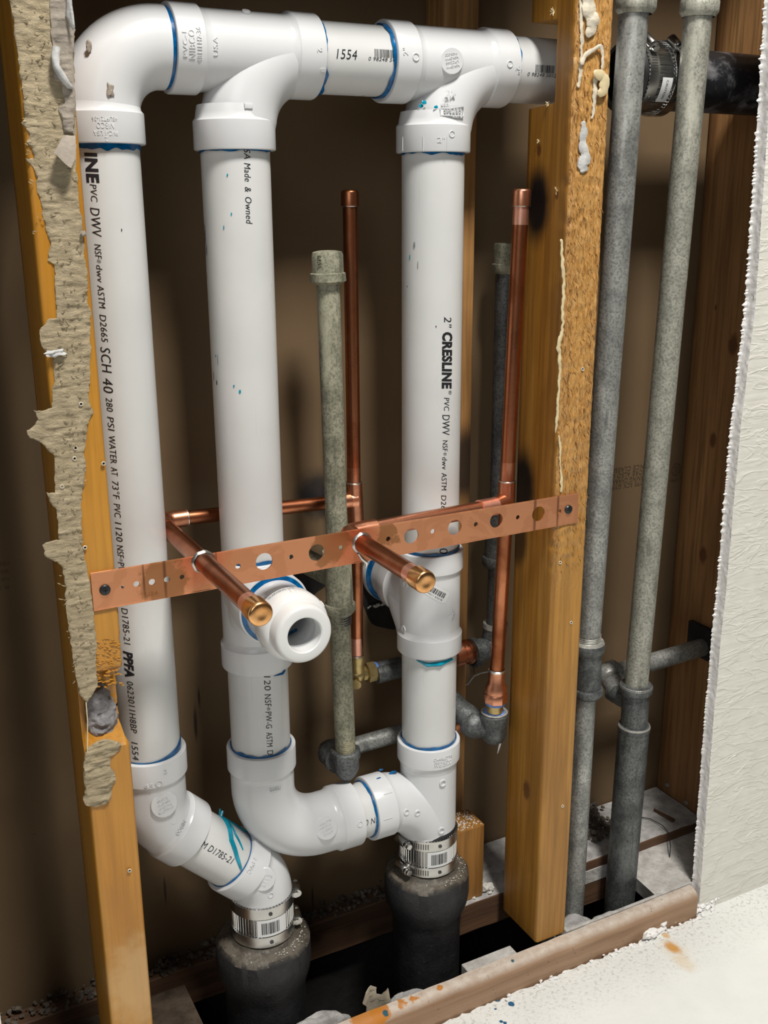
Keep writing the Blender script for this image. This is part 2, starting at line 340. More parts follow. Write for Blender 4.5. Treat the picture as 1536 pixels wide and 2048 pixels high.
# ---------------------------------------------------------------- mesh helpers
def frame(a):
    a = Vector(a).normalized(); h = Vector((0, 0, 1)) if abs(a.z) < .9 else Vector((1, 0, 0))
    x = h.cross(a).normalized(); return a, x, a.cross(x)
class MB:
    def __init__(s): s.bm = bmesh.new()
    def lathe(s, o, axis, prof, seg=56, rfun=None):
        o = Vector(o); a, x, y = frame(axis); rings = []
        for (h, r) in prof:
            if r <= 1e-7: rings.append([s.bm.verts.new(o+a*h)]); continue
            rg = []
            for i in range(seg):
                th = 2*PI*i/seg; rr, hh = (r, h) if rfun is None else rfun(th, h, r)
                rg.append(s.bm.verts.new(o+a*hh+(x*math.cos(th)+y*math.sin(th))*rr))
            rings.append(rg)
        for A, B in zip(rings, rings[1:]):
            if len(A) == 1 and len(B) == 1: continue
            for i in range(seg):
                j = (i+1) % seg
                if len(A) == 1: s.f((A[0], B[j], B[i]))
                elif len(B) == 1: s.f((A[i], A[j], B[0]))
                else: s.f((A[i], A[j], B[j], B[i]))
        return s
    def f(s, v):
        try: return s.bm.faces.new(v)
        except ValueError: return None
    def tube(s, pts, rad, seg=32, cap=True):
        pts = [Vector(p) for p in pts]; n = len(pts)
        if not hasattr(rad, '__len__'): rad = [rad]*n
        T = []
        for i in range(n):
            d = (pts[min(i+1, n-1)]-pts[max(i-1, 0)]); T.append(d.normalized())
        _, x, _y = frame(T[0]); rings = []
        for i in range(n):
            if i:
                x = x - T[i]*x.dot(T[i]); x.normalize()
            y = T[i].cross(x)
            rings.append([s.bm.verts.new(pts[i]+(x*math.cos(2*PI*k/seg)+y*math.sin(2*PI*k/seg))*rad[i]) for k in range(seg)])
        for A, B in zip(rings, rings[1:]):
            for i in range(seg):
                j = (i+1) % seg; s.f((A[i], A[j], B[j], B[i]))
        if cap:
            s.f(list(reversed(rings[0]))); s.f(rings[-1])
        return s
    def box(s, a, b, mat=None):
        a, b = Vector(a), Vector(b); c = (a+b)/2; d = (b-a)
        r = bmesh.ops.create_cube(s.bm, size=1)
        for v in r['verts']:
            v.co = Vector((v.co.x*d.x, v.co.y*d.y, v.co.z*d.z))
            if mat: v.co = mat @ v.co
            v.co += c
        return s
    def rock(s, c, r, jag=.35, sub=2, squash=(1, 1, 1), seed=0):
        q = bmesh.ops.create_icosphere(s.bm, subdivisions=sub, radius=1)
        for v in q['verts']:
            n = v.co.normalized(); k = 1+jag*noise.noise(n*1.7+Vector((seed*3.1, seed*1.7, 0)))*1.6+jag*.5*noise.noise(n*4+Vector((0, seed*2.3, seed)))
            v.co = Vector(c)+Vector((n.x*squash[0], n.y*squash[1], n.z*squash[2]))*r*k
        return s
    def build(s, name, mat, parent=None, smooth=True, ang=38, bevel=0, xf=None):
        bm = s.bm
        if xf: bmesh.ops.transform(bm, matrix=xf, verts=bm.verts)
        if bevel:
            bmesh.ops.bevel(bm, geom=[e for e in bm.edges if len(e.link_faces) == 2 and e.calc_face_angle(0) > .6], offset=bevel, segments=2, profile=.6, affect='EDGES')
        bmesh.ops.recalc_face_normals(bm, faces=bm.faces)
        if smooth:
            for f in bm.faces: f.smooth = True
            lim = math.radians(ang)
            for e in bm.edges:
                if len(e.link_faces) == 2 and e.calc_face_angle(0) > lim: e.smooth = False
        off = Vector((0, 0, 0)); p = parent
        while p is not None: off += p.location; p = p.parent
        if parent is None:
            if bm.verts:
                zs = min(v.co.z for v in bm.verts)
                c = sum((v.co for v in bm.verts), Vector())/len(bm.verts); loc = Vector((c.x, c.y, zs))
            else: loc = Vector()
        else: loc = Vector()
        bmesh.ops.translate(bm, vec=-(off+loc), verts=bm.verts)
        me = bpy.data.meshes.new(name); bm.to_mesh(me); bm.free()
        me.materials.append(mat)
        o = bpy.data.objects.new(name, me); COL.objects.link(o); o.location = loc
        if parent: o.parent = parent
        return o
def tag(o, label=None, cat=None, group=None, kind=None):
    if label: o['label'] = label
    if cat: o['category'] = cat
    if group: o['group'] = group
    if kind: o['kind'] = kind
    return o
def thing(name, label, cat, loc, group=None):
    o = bpy.data.objects.new(name, None); COL.objects.link(o); o.location = loc
    o.empty_display_size = .05
    return tag(o, label, cat, group)
def arc(c, a0, a1, r, X, Y, n=12):     # points on an arc, plane vectors X, Y
    return [Vector(c)+(Vector(X)*math.cos(a0+(a1-a0)*i/n)+Vector(Y)*math.sin(a0+(a1-a0)*i/n))*r for i in range(n+1)]

def flat_mesh(splines, thick=0.0):     # 2D filled outline with holes -> bmesh in xy
    cu = bpy.data.curves.new('tmp', 'CURVE'); cu.dimensions = '2D'; cu.fill_mode = 'BOTH'; cu.extrude = thick/2
    for pts in splines:
        sp_ = cu.splines.new('POLY'); sp_.points.add(len(pts)-1); sp_.use_cyclic_u = True
        for q, (a, b) in zip(sp_.points, pts): q.co = (a, b, 0, 1)
    return _curve_bm(cu)
def _curve_bm(cu):
    o = bpy.data.objects.new('tmp', cu); COL.objects.link(o)
    dg = bpy.context.evaluated_depsgraph_get(); dg.update()
    me = bpy.data.meshes.new_from_object(o.evaluated_get(dg)); bm = bmesh.new(); bm.from_mesh(me)
    bpy.data.objects.remove(o); bpy.data.curves.remove(cu); bpy.data.meshes.remove(me)
    return bm
def text_bm(s, shear=.0, bold=0.0, thick=0.0):
    cu = bpy.data.curves.new('tmp', 'FONT'); cu.body = s; cu.shear = shear; cu.offset = bold; cu.extrude = thick/2
    cu.resolution_u = 3; cu.space_character = 1.08
    return _curve_bm(cu)
def fit(bm, length, height=None, cap=.73):
    xs = [v.co.x for v in bm.verts]
    if not xs: return bm
    x0, x1 = min(xs), max(xs); k = length/(x1-x0); h = height/cap if height else k
    for v in bm.verts: v.co.x = (v.co.x-x0-(x1-x0)/2)*k; v.co.y = (v.co.y-cap/2)*h
    return bm
def rects_bm(rs):
    bm = bmesh.new()
    for (x0, y0, x1, y1) in rs:
        bm.faces.new([bm.verts.new((x0, y0, 0)), bm.verts.new((x1, y0, 0)), bm.verts.new((x1, y1, 0)), bm.verts.new((x0, y1, 0))])
    return bm
def wrap(bm, o, A, N0, R, lift=.00025, zk=1.0):
    """lay flat (u,v) art on a cylinder: A = reading direction along axis, N0 = outward normal at v = 0"""
    A = Vector(A).normalized(); N0 = Vector(N0).normalized(); B = N0.cross(A)
    ys = [v.co.y for v in bm.verts]
    if ys and R < 1:
        y = math.floor(min(ys)/.0022)*.0022
        while y < max(ys):
            g = list(bm.verts)+list(bm.edges)+list(bm.faces)
            bmesh.ops.bisect_plane(bm, geom=g, plane_co=(0, y, 0), plane_no=(0, 1, 0)); y += .0022
    for v in bm.verts:
        u, q, w_ = v.co; r = R+lift+w_*zk
        if R < 1: v.co = Vector(o)+A*u+(N0*math.cos(q/R)+B*math.sin(q/R))*r
        else: v.co = Vector(o)+A*u+B*q+N0*(lift+w_*zk)
    m = MB(); m.bm.free(); m.bm = bm; return m
def wrap_around(bm, o, axis, N0, R, lift=.0003, zk=1.0):
    """art whose reading direction runs AROUND a cylinder; axis = 'up' of the art"""
    A = Vector(axis).normalized(); N0 = Vector(N0).normalized(); B = A.cross(N0)
    xs = [v.co.x for v in bm.verts]
    x = math.floor(min(xs)/.0022)*.0022
    while x < max(xs):
        g = list(bm.verts)+list(bm.edges)+list(bm.faces)
        bmesh.ops.bisect_plane(bm, geom=g, plane_co=(x, 0, 0), plane_no=(1, 0, 0)); x += .0022
    for v in bm.verts:
        u, q, w_ = v.co; v.co = Vector(o)+A*q+(N0*math.cos(u/R)+B*math.sin(u/R))*(R+lift+w_*zk)
    m = MB(); m.bm.free(); m.bm = bm; return m
def join(a, b):                        # merge bmesh b into a
    me = bpy.data.meshes.new('tmp'); b.to_mesh(me); b.free(); a.from_mesh(me); bpy.data.meshes.remove(me); return a
def barcode(wd, ht, n=24, seed=1):
    r = random.Random(seed); x = -wd/2; rs = []
    while x < wd/2:
        b = wd/n*r.choice((.35, .35, .7, 1.0)); rs.append((x, -ht/2, min(x+b, wd/2), ht/2)); x += b+wd/n*r.choice((.35, .5, .8))
    return rects_bm(rs)
def toeye(p, up=Vector((0, 0, 1))):    # horizontal direction from point to camera
    d = EYE-Vector(p); d -= up*d.dot(up); return d.normalized()
def rotv(v, axis, deg): return Matrix.Rotation(math.radians(deg), 3, Vector(axis)) @ Vector(v)

Z = Vector((0, 0, 1)); X = Vector((1, 0, 0)); Yv = Vector((0, 1, 0))

# ---------------------------------------------------------------- the setting
ZF = ZS-.800                           # top of the bottom plates
def ragged(x0, x1, y, amp, step=.004, seed=0):
    n = int((x1-x0)/step); return [(x0+(x1-x0)*i/n, y+amp*noise.fractal(Vector((x0+(x1-x0)*i/n*60, seed, 0)), .8, 2, 4)+amp*.5*noise.noise(Vector((i*.9, seed+5, 0)))) for i in range(n+1)]
fl = [(-1.6, -2.2), (2.2, -2.2)] + [(2.2, .02), (.834, .02)] + list(reversed(ragged(-1.6, .833, -.019, .004, .004, 3)))
bm = flat_mesh([fl], .02)
m = MB(); m.bm.free(); m.bm = bm
tag(m.build('floor', M['floor'], None, True, xf=Matrix.Translation((0, 0, -.010))), kind='structure')
m = MB().box((-1.6, -2.2, -.30), (2.2, .35, -.26))
tag(m.build('floor', M['void'], None, False), kind='structure')

m = MB().box((-1.3, .174, -.26), (1.9, .187, ZF-.045))  # near-black panel added so the gap below the plates reads as shade
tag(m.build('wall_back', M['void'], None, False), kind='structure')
m = MB().box((-1.3, .174, ZF-.045), (1.9, .187, ZS+.75))
wb = tag(m.build('wall_back', M['board'], None, False), kind='structure')
# printing on the back board (upside down)
def boardtext(s, px0, px1, py, hpx, parent, mat='boardink', flip=True, bold=0.0):
    a, b = at(px0, py, .174), at(px1, py, .174); c = (a+b)/2
    t_ = fit(text_bm(s, 0, bold), abs(b.x-a.x), hpx/scl(c))
    if flip:
        for v in t_.verts: v.co.x *= -1; v.co.y *= -1
    return wrap(t_, c, X, -Yv, 99, .0004).build('printed_text', M[mat], parent, False)
pr = thing('board_printing', 'upside-down brown safety printing on the tan board behind the two grey pipes', 'printing', at(1290, 980, .1735))
boardtext('ANCE CLASSIFIED', 1205, 1295, 938, 10, pr); boardtext('CORE ALSO CLA', 1210, 1292, 949, 10, pr)
boardtext('URNING CHARACT', 1213, 1292, 960, 10, pr); boardtext('TYPE SCX GYPSU', 1213, 1290, 971, 10, pr)
c = at(1352, 939, .174); k = 1/scl(c)
ring = [[(math.cos(a*PI/24)*r*k, math.sin(a*PI/24)*r*k) for a in range(48)] for r in (13, 10.5)]
wrap(flat_mesh(ring), c, X, -Yv, 99, .0004).build('certification_ring', M['boardink'], pr, False)
boardtext('UL', 1347, 1358, 940, 13, pr, bold=.02)
boardtext('CLASSIFIED', 1340, 1366, 960, 6, pr); boardtext('C', 1334, 1338, 938, 7, pr); boardtext('US', 1364, 1371, 936, 7, pr)
pl = thing('board_printing', 'faint printing on the dark board left of the torn-paper stud', 'printing', at(10, 1185, .1735))
for i, s in enumerate(('FIRE R', 'WARN', 'NAILB', 'R12')): boardtext(s, -14, 18, 1128+i*16, 9, pl)

m = MB().box((.94, .0, ZF), (1.9, .17, ZS+.75))
# right-hand wall board with its cut edge
TH = .0127
def edge_px(py):
    pts = [(-400, 1560), (0, 1530), (420, 1503), (600, 1492), (830, 1464), (1150, 1436), (1400, 1412), (1750, 1386), (1850, 1378)]
    for (a, b), (c_, d) in zip(pts, pts[1:]):
        if a <= py <= c_: return b+(d-b)*(py-a)/(c_-a)
def edge_x(z):                        # x of the cut at height z
    lo, hi = -400, 1850
    for _ in range(30):
        mid = (lo+hi)/2
        if at(edge_px(mid), mid, 0).z > z: lo = mid
        else: hi = mid
    return at(edge_px(mid), mid, 0).x
bm = bmesh.new(); N = 760; zz0, zz1 = 0.0, ZS+.27
cols = []
for i in range(N+1):
    z = zz0+(zz1-zz0)*i/N; x = edge_x(min(max(z, -.0), ZS+.2))
    fz = noise.noise(Vector((0, 0, z*300)))*.5+random.random()
    jb = (-.0030 if z > ZS-.45 else -.0016)*fz**2
    x += .0012*noise.noise(Vector((z*18, 0, 1)))
    row = [(1.55, 0), (x+.004, 0.0), (x+jb, 0.0), (x+.0006+jb*.25, -.0022)]
    for yy in (-.0045, -.0065, -.0085, -.0105): row.append((x+.0008+.0007*noise.noise(Vector((z*140, yy*900, 0))), yy))
    row += [(x+.0014-.0009*random.random(), -TH), (x+.004, -TH-.0006*random.random()), (1.55, -TH)]
    cols.append([bm.verts.new((a, b, z)) for a, b in row])
for A, B in zip(cols, cols[1:]):
    for i in range(len(A)-1): bm.faces.new((A[i], A[i+1], B[i+1], B[i]))
m = MB(); m.bm.free(); m.bm = bm
wr = tag(m.build('wall_right', M['texwall'], None, True, 30), kind='structure')
wr.data.materials.append(M['gypsum'])
for p in wr.data.polygons:
    c = p.center
    if p.index % 10 in (1, 2, 3, 4, 5, 6, 7): p.material_index = 1
# raised trowel ridges on the plaster
m = MB()
rr = random.Random(4)
for i in range(46):
    px = rr.uniform(1415, 1600); py = rr.uniform(60, 1740)
    p0 = at(px, py, -TH)
    if p0.x < edge_x(p0.z)+.012: continue
    L = rr.uniform(.012, .05); a = rr.uniform(.1, .9); pts = []; rad = []
    for k in range(9):
        t = k/8; q = p0+Vector((math.cos(a)*L*t, .0004, math.sin(a)*L*t+.003*math.sin(t*4+i))); pts.append(q); rad.append(.0002+.0010*math.sin(PI*t))
    m.tube(pts, rad, 8)
m.build('plaster_ridges', M['texwall'], wr)

# front wall board that is left standing above and left of the opening (outside the frame)
tp = [(-1.3, ZS+.262), (.60, ZS+.262), (.64, ZS+.43), (1.9, ZS+.43), (1.9, ZS+.75), (-1.3, ZS+.75)]  # unseen; stepped lower edge shaped to shade the top of the cavity
bm = flat_mesh([tp], TH); m = MB(); m.bm.free(); m.bm = bm
tag(m.build('wall_front', M['texwall'], None, False, xf=Matrix.Translation((0, -TH/2, 0)) @ Matrix.Rotation(PI/2, 4, 'X')), kind='structure')
m = MB().box((-1.3, -TH, 0), (.045, 0, ZS+.262))
tag(m.build('wall_left', M['texwall'], None, False), kind='structure')
m = MB().box((-1.3, -.0, ZS+.70), (1.9, .187, ZS+.75))  # unseen lid over the wall cavity, added to keep its top dark
tag(m.build('cavity_lid', M['darkwood'], None, False), kind='structure')

# ---------------------------------------------------------------- framing lumber
def beam(name, mat, parent, x0, x1, y0, y1, z0, z1, fn=None, nx=8, ny=8, dz=.005, rad=.002, label=None):
    """upright board, perimeter loop swept in z; fn(x,y,z)->(x,y)"""
    per = []
    def seg(ax, ay, bx, by, n):
        for i in range(n): per.append((ax+(bx-ax)*i/n, ay+(by-ay)*i/n))
    r = rad
    seg(x0+r, y0, x1-r, y0, nx); seg(x1-r, y0, x1, y0+r, 2); seg(x1, y0+r, x1, y1-r, ny); seg(x1, y1-r, x1-r, y1, 2)
    seg(x1-r, y1, x0+r, y1, nx); seg(x0+r, y1, x0, y1-r, 2); seg(x0, y1-r, x0, y0+r, ny); seg(x0, y0+r, x0+r, y0, 2)
    n = max(1, int((z1-z0)/dz)); m = MB(); rings = []
    for i in range(n+1):
        z = z0+(z1-z0)*i/n
        rings.append([m.bm.verts.new((*(fn(a, b, z) if fn else (a, b)), z)) for a, b in per])
    for A, B in zip(rings, rings[1:]):
        for i in range(len(per)):
            j = (i+1) % len(per); m.f((A[i], A[j], B[j], B[i]))
    m.f(list(reversed(rings[0]))); m.f(rings[-1])
    return m.build(name, mat, parent, True, 50)

# left stud: front face recessed by a broken-out hole
LX0, LX1 = .1358, .1728
zA, zB = at(200, 1345, 0).z, at(200, 1500, 0).z
def fl_(x, y, z):
    wob = .0005*noise.noise(Vector((x*40, y*40, z*7)))
    y += wob; 
    if y < .040 and zB-.01 < z < zA+.01:
        t = min(1, max(0, (zA-z)/.006))*min(1, max(0, (z-zB)/.012))
        lx = (x-LX0)/(LX1-LX0); k = min(1, max(0, (lx+.05)*3)) if lx < .3 else 1
        t *= (1+.25*noise.noise(Vector((x*150, z*150, 0))))
        y += max(0, .026-y)*k*min(1, t)
        if lx > .95: x -= .007*min(1, t)
    if LX1-x < .003 and z < at(240, 1235, 0).z and z > zA: x -= .0015*abs(noise.noise(Vector((0, y*60, z*120))))
    return x, y
LS = thing('wall_stud', 'yellow pine stud at left with torn tan paper stuck down its face', 'stud', ((LX0+LX1)/2, .03, ZF))
beam('post', M['stud_l'], LS, LX0, LX1, 0, .066, ZF, ZS+.70, fl_, nx=16, ny=10, dz=.003)
def chisel(a, b, name='splinters'):
    m = MB(); r = random.Random(2)
    for i in range(110):
        px, py = r.uniform(*a), r.uniform(*b); p = at(px, py, 0)
        if not (LX0 < p.x < LX1-.001): continue
        L = r.uniform(.0015, .0045); an = r.uniform(-.5, .4)
        if p.x+L > LX1: continue
        d = Vector((math.cos(an), -r.uniform(.05, .25), math.sin(an)))*L
        m.tube([p+Vector((0, .001, 0)), p+d*.5, p+d], [.0007, .0006, .0001], 5)
    return m.build(name, M['stud_l'], LS)
chisel((190, 245), (1275, 1375))
m = MB()                              # grey mortar inside the broken hole
_c = at(200, 1432, .026); m.rock((.1530, .028, _c.z), 1.0, 0, 6, (.0180, .016, .033), 5)
for v in m.bm.verts:
    q = v.co; k = noise.fractal(q*60, .9, 2.2, 5); d = (q-Vector((.153, .028, _c.z))).normalized()
    v.co = q+d*.0040*k+Vector((0, .004*max(0, noise.noise(q*170)), 0)); v.co.x = min(max(v.co.x, LX0+.0015), LX1-.0035); v.co.y = max(v.co.y, .008)
m.build('mortar_lump', M['mortar'], LS)
for (px, py) in ((151, 896), (149, 917), (162, 808), (207, 927), (259, 1741), (170, 1095), (124, 973)):   # nail holes
    p = at(px, py, -.0016); m = MB().lathe(p, (0, -1, 0), [(-.0002, .0017), (.0006, .0016), (.0007, .0011), (-.0001, .0009), (-.0001, 0)], 18)
    m.build('nail_hole', M['plasterblob'], LS)
    MB().lathe(p+Vector((0, -.0001, 0)), (0, -1, 0), [(0, 0), (0.00005, .0010)], 14).build('nail_hole_core', M['void'], LS)

def torn(outline, Y, thick, name, mat, parent, seed=0, bump=.0012, dens=.0035):
    """irregular paper sheet from an outline in picture pixels, ragged and slightly lifted"""
    P = [at(a, b, Y) for a, b in outline]; pts = []
    for i, p in enumerate(P):
        q = P[(i+1) % len(P)]; n = max(1, int((q-p).length/.002))
        for k in range(n):
            c_ = p.lerp(q, k/n); j = .0009*noise.fractal(Vector((c_.x*180, seed, c_.z*180)), .7, 2, 3) + .0006*(random.random()-.5)
            d = (q-p).normalized(); pts.append((c_.x+d.z*j, c_.z-d.x*j))
    bm = flat_mesh([pts], 0)
    xs = [v.co.x for v in bm.verts]; ys = [v.co.y for v in bm.verts]
    for ax, lo, hi in ((0, min(xs), max(xs)), (1, min(ys), max(ys))):
        q = lo+dens
        while q < hi:
            no = (1, 0, 0) if ax == 0 else (0, 1, 0); pc = (q, 0, 0) if ax == 0 else (0, q, 0)
            bmesh.ops.bisect_plane(bm, geom=list(bm.verts)+list(bm.edges)+list(bm.faces), plane_co=pc, plane_no=no); q += dens
    bnd = {v for e in bm.edges if len(e.link_faces) == 1 for v in e.verts}
    top = bm.verts[:]; fs = bm.faces[:]
    mp = {}
    for v in top:
        x, z = v.co.x, v.co.y
        h = bump*noise.fractal(Vector((x*110, seed, z*190)), .75, 2, 5)
        v.co = Vector((x, Y-(thick if v not in bnd else thick*.7)-max(0, h+.35*bump)*(1 if v not in bnd else .3), z))
    for v in bnd: mp[v] = bm.verts.new((v.co.x, Y+.0004, v.co.z))
    for e in [e for e in bm.edges if len(e.link_faces) == 1 and e.verts[0] in mp and e.verts[1] in mp]:
        try: bm.faces.new((e.verts[0], e.verts[1], mp[e.verts[1]], mp[e.verts[0]]))
        except ValueError: pass
    m = MB(); m.bm.free(); m.bm = bm; return m.build(name, mat, parent, True, 60)
tag(torn([(-22, -420), (0, -60), (20, 0), (28, 60), (38, 140), (45, 190), (50, 238), (42, 246), (52, 256), (58, 275), (53, 284), (64, 295), (68, 318), (50, 317), (62, 328), (72, 350), (75, 385), (80, 390), (84, 425), (92, 460), (100, 485),
      (96, 520), (108, 530), (110, 600), (112, 635), (98, 638), (82, 655), (78, 672), (84, 695), (97, 706), (106, 715), (108, 750), (104, 790), (104, 816), (84, 822), (67, 820), (76, 838), (70, 850), (52, 862), (60, 875), (80, 882), (95, 900), (108, 912), (110, 985), (92, 985), (100, 1003), (112, 1015),
      (118, 1080), (98, 1082), (86, 1090), (90, 1112), (108, 1122), (122, 1130), (130, 1165), (132, 1220), (138, 1265), (145, 1310), (150, 1350), (158, 1385), (172, 1405),
      (182, 1392), (195, 1372), (192, 1330), (193, 1290), (188, 1230), (182, 1185), (176, 1150), (168, 1110), (163, 1065), (163, 1000), (168, 950), (172, 925), (168, 905), (170, 885), (174, 850), (187, 824), (177, 805), (180, 760), (180, 700), (182, 622), (174, 600), (174, 560), (170, 520),
      (166, 470), (162, 430), (158, 400), (155, 360), (152, 320), (152, 300), (150, 200), (148, 100), (148, 60), (142, 20), (134, -60), (104, -420)],
     0, .0010, 'torn_paper', M['paper'], LS, 1, .0013, .0025), 'tan torn paper facing')
torn([(172, 1500), (185, 1488), (205, 1478), (230, 1482), (243, 1488), (238, 1500), (222, 1512), (218, 1530), (228, 1545), (231, 1560), (222, 1575), (222, 1592), (212, 1606), (190, 1613), (172, 1610), (165, 1598), (170, 1580), (168, 1560), (166, 1535)], 0, .0014, 'torn_paper', M['paper'], LS, 2, .002)
torn([(78, -420), (98, -60), (100, 30), (104, 90), (108, 160), (122, 165), (128, 205), (118, 215), (128, 262), (148, 268), (150, 200), (146, 140), (149, 60), (134, -60), (104, -420)], -.0016, .0014, 'grey_paper_layer', M['paper_grey'], LS, 3, .0012)
def flap(pts_px, lift, name, mat):
    m = MB(); P = [at(a, b, -.003-l) for (a, b), l in zip(pts_px, lift)]; n = len(P)
    c = sum(P, Vector())/n; V0 = [m.bm.verts.new(p) for p in P]; V1 = [m.bm.verts.new(p+Vector((0, .0012, .0))) for p in P]
    c0 = m.bm.verts.new(c+Vector((0, -.0012, 0))); c1 = m.bm.verts.new(c)
    for i in range(n):
        j = (i+1) % n; m.f((V0[i], V0[j], c0)); m.f((V1[j], V1[i], c1)); m.f((V0[i], V1[i], V1[j], V0[j]))
    bmesh.ops.subdivide_edges(m.bm, edges=m.bm.edges[:], cuts=2, use_grid_fill=True)
    for v in m.bm.verts: v.co += Vector((1, 1, 1))*.0006*noise.noise(v.co*300)
    return m.build(name, mat, LS, True, 60)
flap([(127, 270), (150, 272), (153, 292), (150, 318), (142, 337), (125, 322), (107, 306), (117, 290)], [0, .001, .004, .007, .010, .010, .010, .004], 'curled_paper', M['paper_grey'])
flap([(133, -10), (143, -10), (150, 55), (146, 60), (132, 30)], [.002, .006, .008, .006, .002], 'curled_paper', M['lint'])
MB().tube([at(113, 95, -.006), at(111, 112, -.007), at(112, 132, -.008), at(122, 150, -.008), at(138, 172, -.006), at(145, 176, -.004)], [.0028, .003, .0025, .0028, .002, .0008], 10).build('paper_curl', M['lint'], LS)
MB().rock(at(110, 706, -.004), .0036, .5, 3, (1.9, .6, .7), 4).build('lint_tuft', M['lint'], LS)
MB().rock(at(166, 467, -.003), .0022, .5, 2, (1, .8, 1), 6).build('paper_crumb', M['paper_grey'], LS)
MB().tube([at(172, 1405, -.0015), at(175, 1440, -.002), at(175, 1505, -.0018)], .0005, 6).build('paper_thread', M['glue'], LS)
m = MB(); r = random.Random(9)       # fibres along the paper
for i in range(240):
    py = r.uniform(5, 1370); x0 = 20+(py/1390)*118; x1 = 140+(py/1390)*50; px = r.uniform(x0+4, x1-6)
    if 480 < py < 1200: px = r.uniform(112, 168)
    p = at(px, py, -.0022); L = r.uniform(.001, .0042); an = r.uniform(-.9, .9)
    m.tube([p, p+Vector((math.cos(an)*L*.5, -.0008, math.sin(an)*L*.5)), p+Vector((math.cos(an)*L, -.0001, math.sin(an)*L))], [.0002, .0004, .0001], 5)
m.build('paper_fibres', M['paper'], LS)

# centre stud, notched from the back for the drain pipe
RX0, RX1 = .605, .6455
nz0, nz1 = ZS+.083, ZS+.155
def fr_(x, y, z):
    if y > .027 and nz0 < z < nz1: y = .0265+.0012*noise.noise(Vector((x*90, z*90, 3)))
    if y < .01 and z > ZS-.35: y += .0010*noise.noise(Vector((x*110, z*150, 0)))
    if x < RX0+.003 and y < .01 and z > ZS-.36: x += .0018*max(0, noise.noise(Vector((2, y*60, z*90))))
    return x, y
RS = thing('wall_stud', 'orange pine stud in the centre-right, notched for the white pipe and scorched', 'stud', ((RX0+RX1)/2, .03, ZF))
beam('post', M['stud_r'], RS, RX0, RX1, 0, .068, ZF+.001, ZS+.70, fr_, nx=18, ny=14, dz=.0024)
# drips and blobs of plaster and glue on it
def strip(pts, rad, mat, name, parent, Y=-.001, seg=10, flat=.5):
    P0 = [at(a, b, Y) for a, b in pts]; P = []; R_ = []
    if not hasattr(rad, '__len__'): rad = [rad]*len(P0)
    nn_ = len(P0)
    for i in range(nn_-1):
        p_, q_ = P0[max(i-1, 0)], P0[min(i+2, nn_-1)]; k_ = max(2, int((P0[i+1]-P0[i]).length/.0016))
        for j in range(k_):
            t = j/k_; a_, b_ = P0[i], P0[i+1]
            v_ = .5*((2*a_)+(b_-p_)*t+(2*p_-5*a_+4*b_-q_)*t*t+(3*a_-p_-3*b_+q_)*t**3)
            P.append(v_+Vector((.0012*noise.noise(v_*260+Vector((9, 0, 0))), 0, 0))); R_.append((rad[i]*(1-t)+rad[i+1]*t)*(1+.35*noise.fractal(v_*130, .8, 2, 3)))
    P.append(P0[-1]); R_.append(rad[-1]*.4); R_[0] *= .4
    m = MB(); m.tube(P, [max(.0003, q) for q in R_], seg)
    for v in m.bm.verts: v.co.y = Y+(v.co.y-Y)*flat*.7
    for v in m.bm.verts: v.co += Vector((.0006*noise.noise(v.co*350), .0004*noise.noise(v.co*250), 0))
    return m.build(name, mat, parent)
strip([(1162, 0), (1163, 40), (1164, 90), (1162, 120), (1160, 150), (1157, 175)], [.002, .002, .0014, .0014, .0018, .002], M['plasterblob'], 'plaster_drip', RS)
strip([(1176, -20), (1178, 20), (1184, 40), (1182, 60), (1172, 72)], [.006, .007, .0065, .005, .003], M['plasterblob'], 'plaster_blob', RS, -.002)
strip([(1162, 130), (1172, 108), (1190, 98), (1200, 92), (1206, 105), (1204, 140)], [.002, .0022, .002, .0018, .0016, .0015], M['plasterblob'], 'plaster_drip', RS, -.003)
strip([(1188, 145), (1200, 150), (1210, 160), (1206, 180), (1196, 190)], [.003, .0045, .005, .0045, .002], M['glue'], 'plaster_blob', RS, -.004)
strip([(1192, 150), (1190, 180), (1188, 215), (1184, 238)], [.0022, .0025, .0016, .001], M['plasterblob'], 'plaster_drip', RS)
strip([(1166, 242), (1168, 262), (1164, 285), (1170, 310), (1166, 330), (1168, 345)], [.002, .0038, .004, .006, .0065, .004], M['lint'], 'grey_plaster_smear', RS)
strip([(1123, 478), (1124, 520), (1127, 560), (1126, 610), (1124, 660), (1118, 690), (1120, 740), (1116, 800), (1113, 850), (1112, 866)], [.0012, .0018, .0016, .0016, .0014, .0022, .0016, .0016, .0014, .0005], M['glue'], 'glue_bead', RS, -.0015, 10, .9)
strip([(1118, 870), (1121, 895), (1120, 930), (1123, 960), (1122, 985)], [.0008, .0012, .0006, .0018, .0012], M['glue'], 'glue_bead', RS)
m = MB(); r = random.Random(12)      # splintered surface of the rough-sawn face and nails
for i in range(420):
    z = r.uniform(ZS-.36, ZS+.16); x = r.uniform(RX0+.001, RX1-.003)
    if ZS-.10 > z and r.random() < .35: continue
    p = Vector((x, -.0002, z)); L = r.uniform(.0015, .0055); an = -1.0+r.uniform(-.5, .5)
    d = Vector((math.cos(an)*L, -r.uniform(.0003, .0012), math.sin(an)*L)); m.tube([p, p+d*.6, p+d], [.0004, .0003, .0001], 4)
m.build('splinters', M['stud_r'], RS)
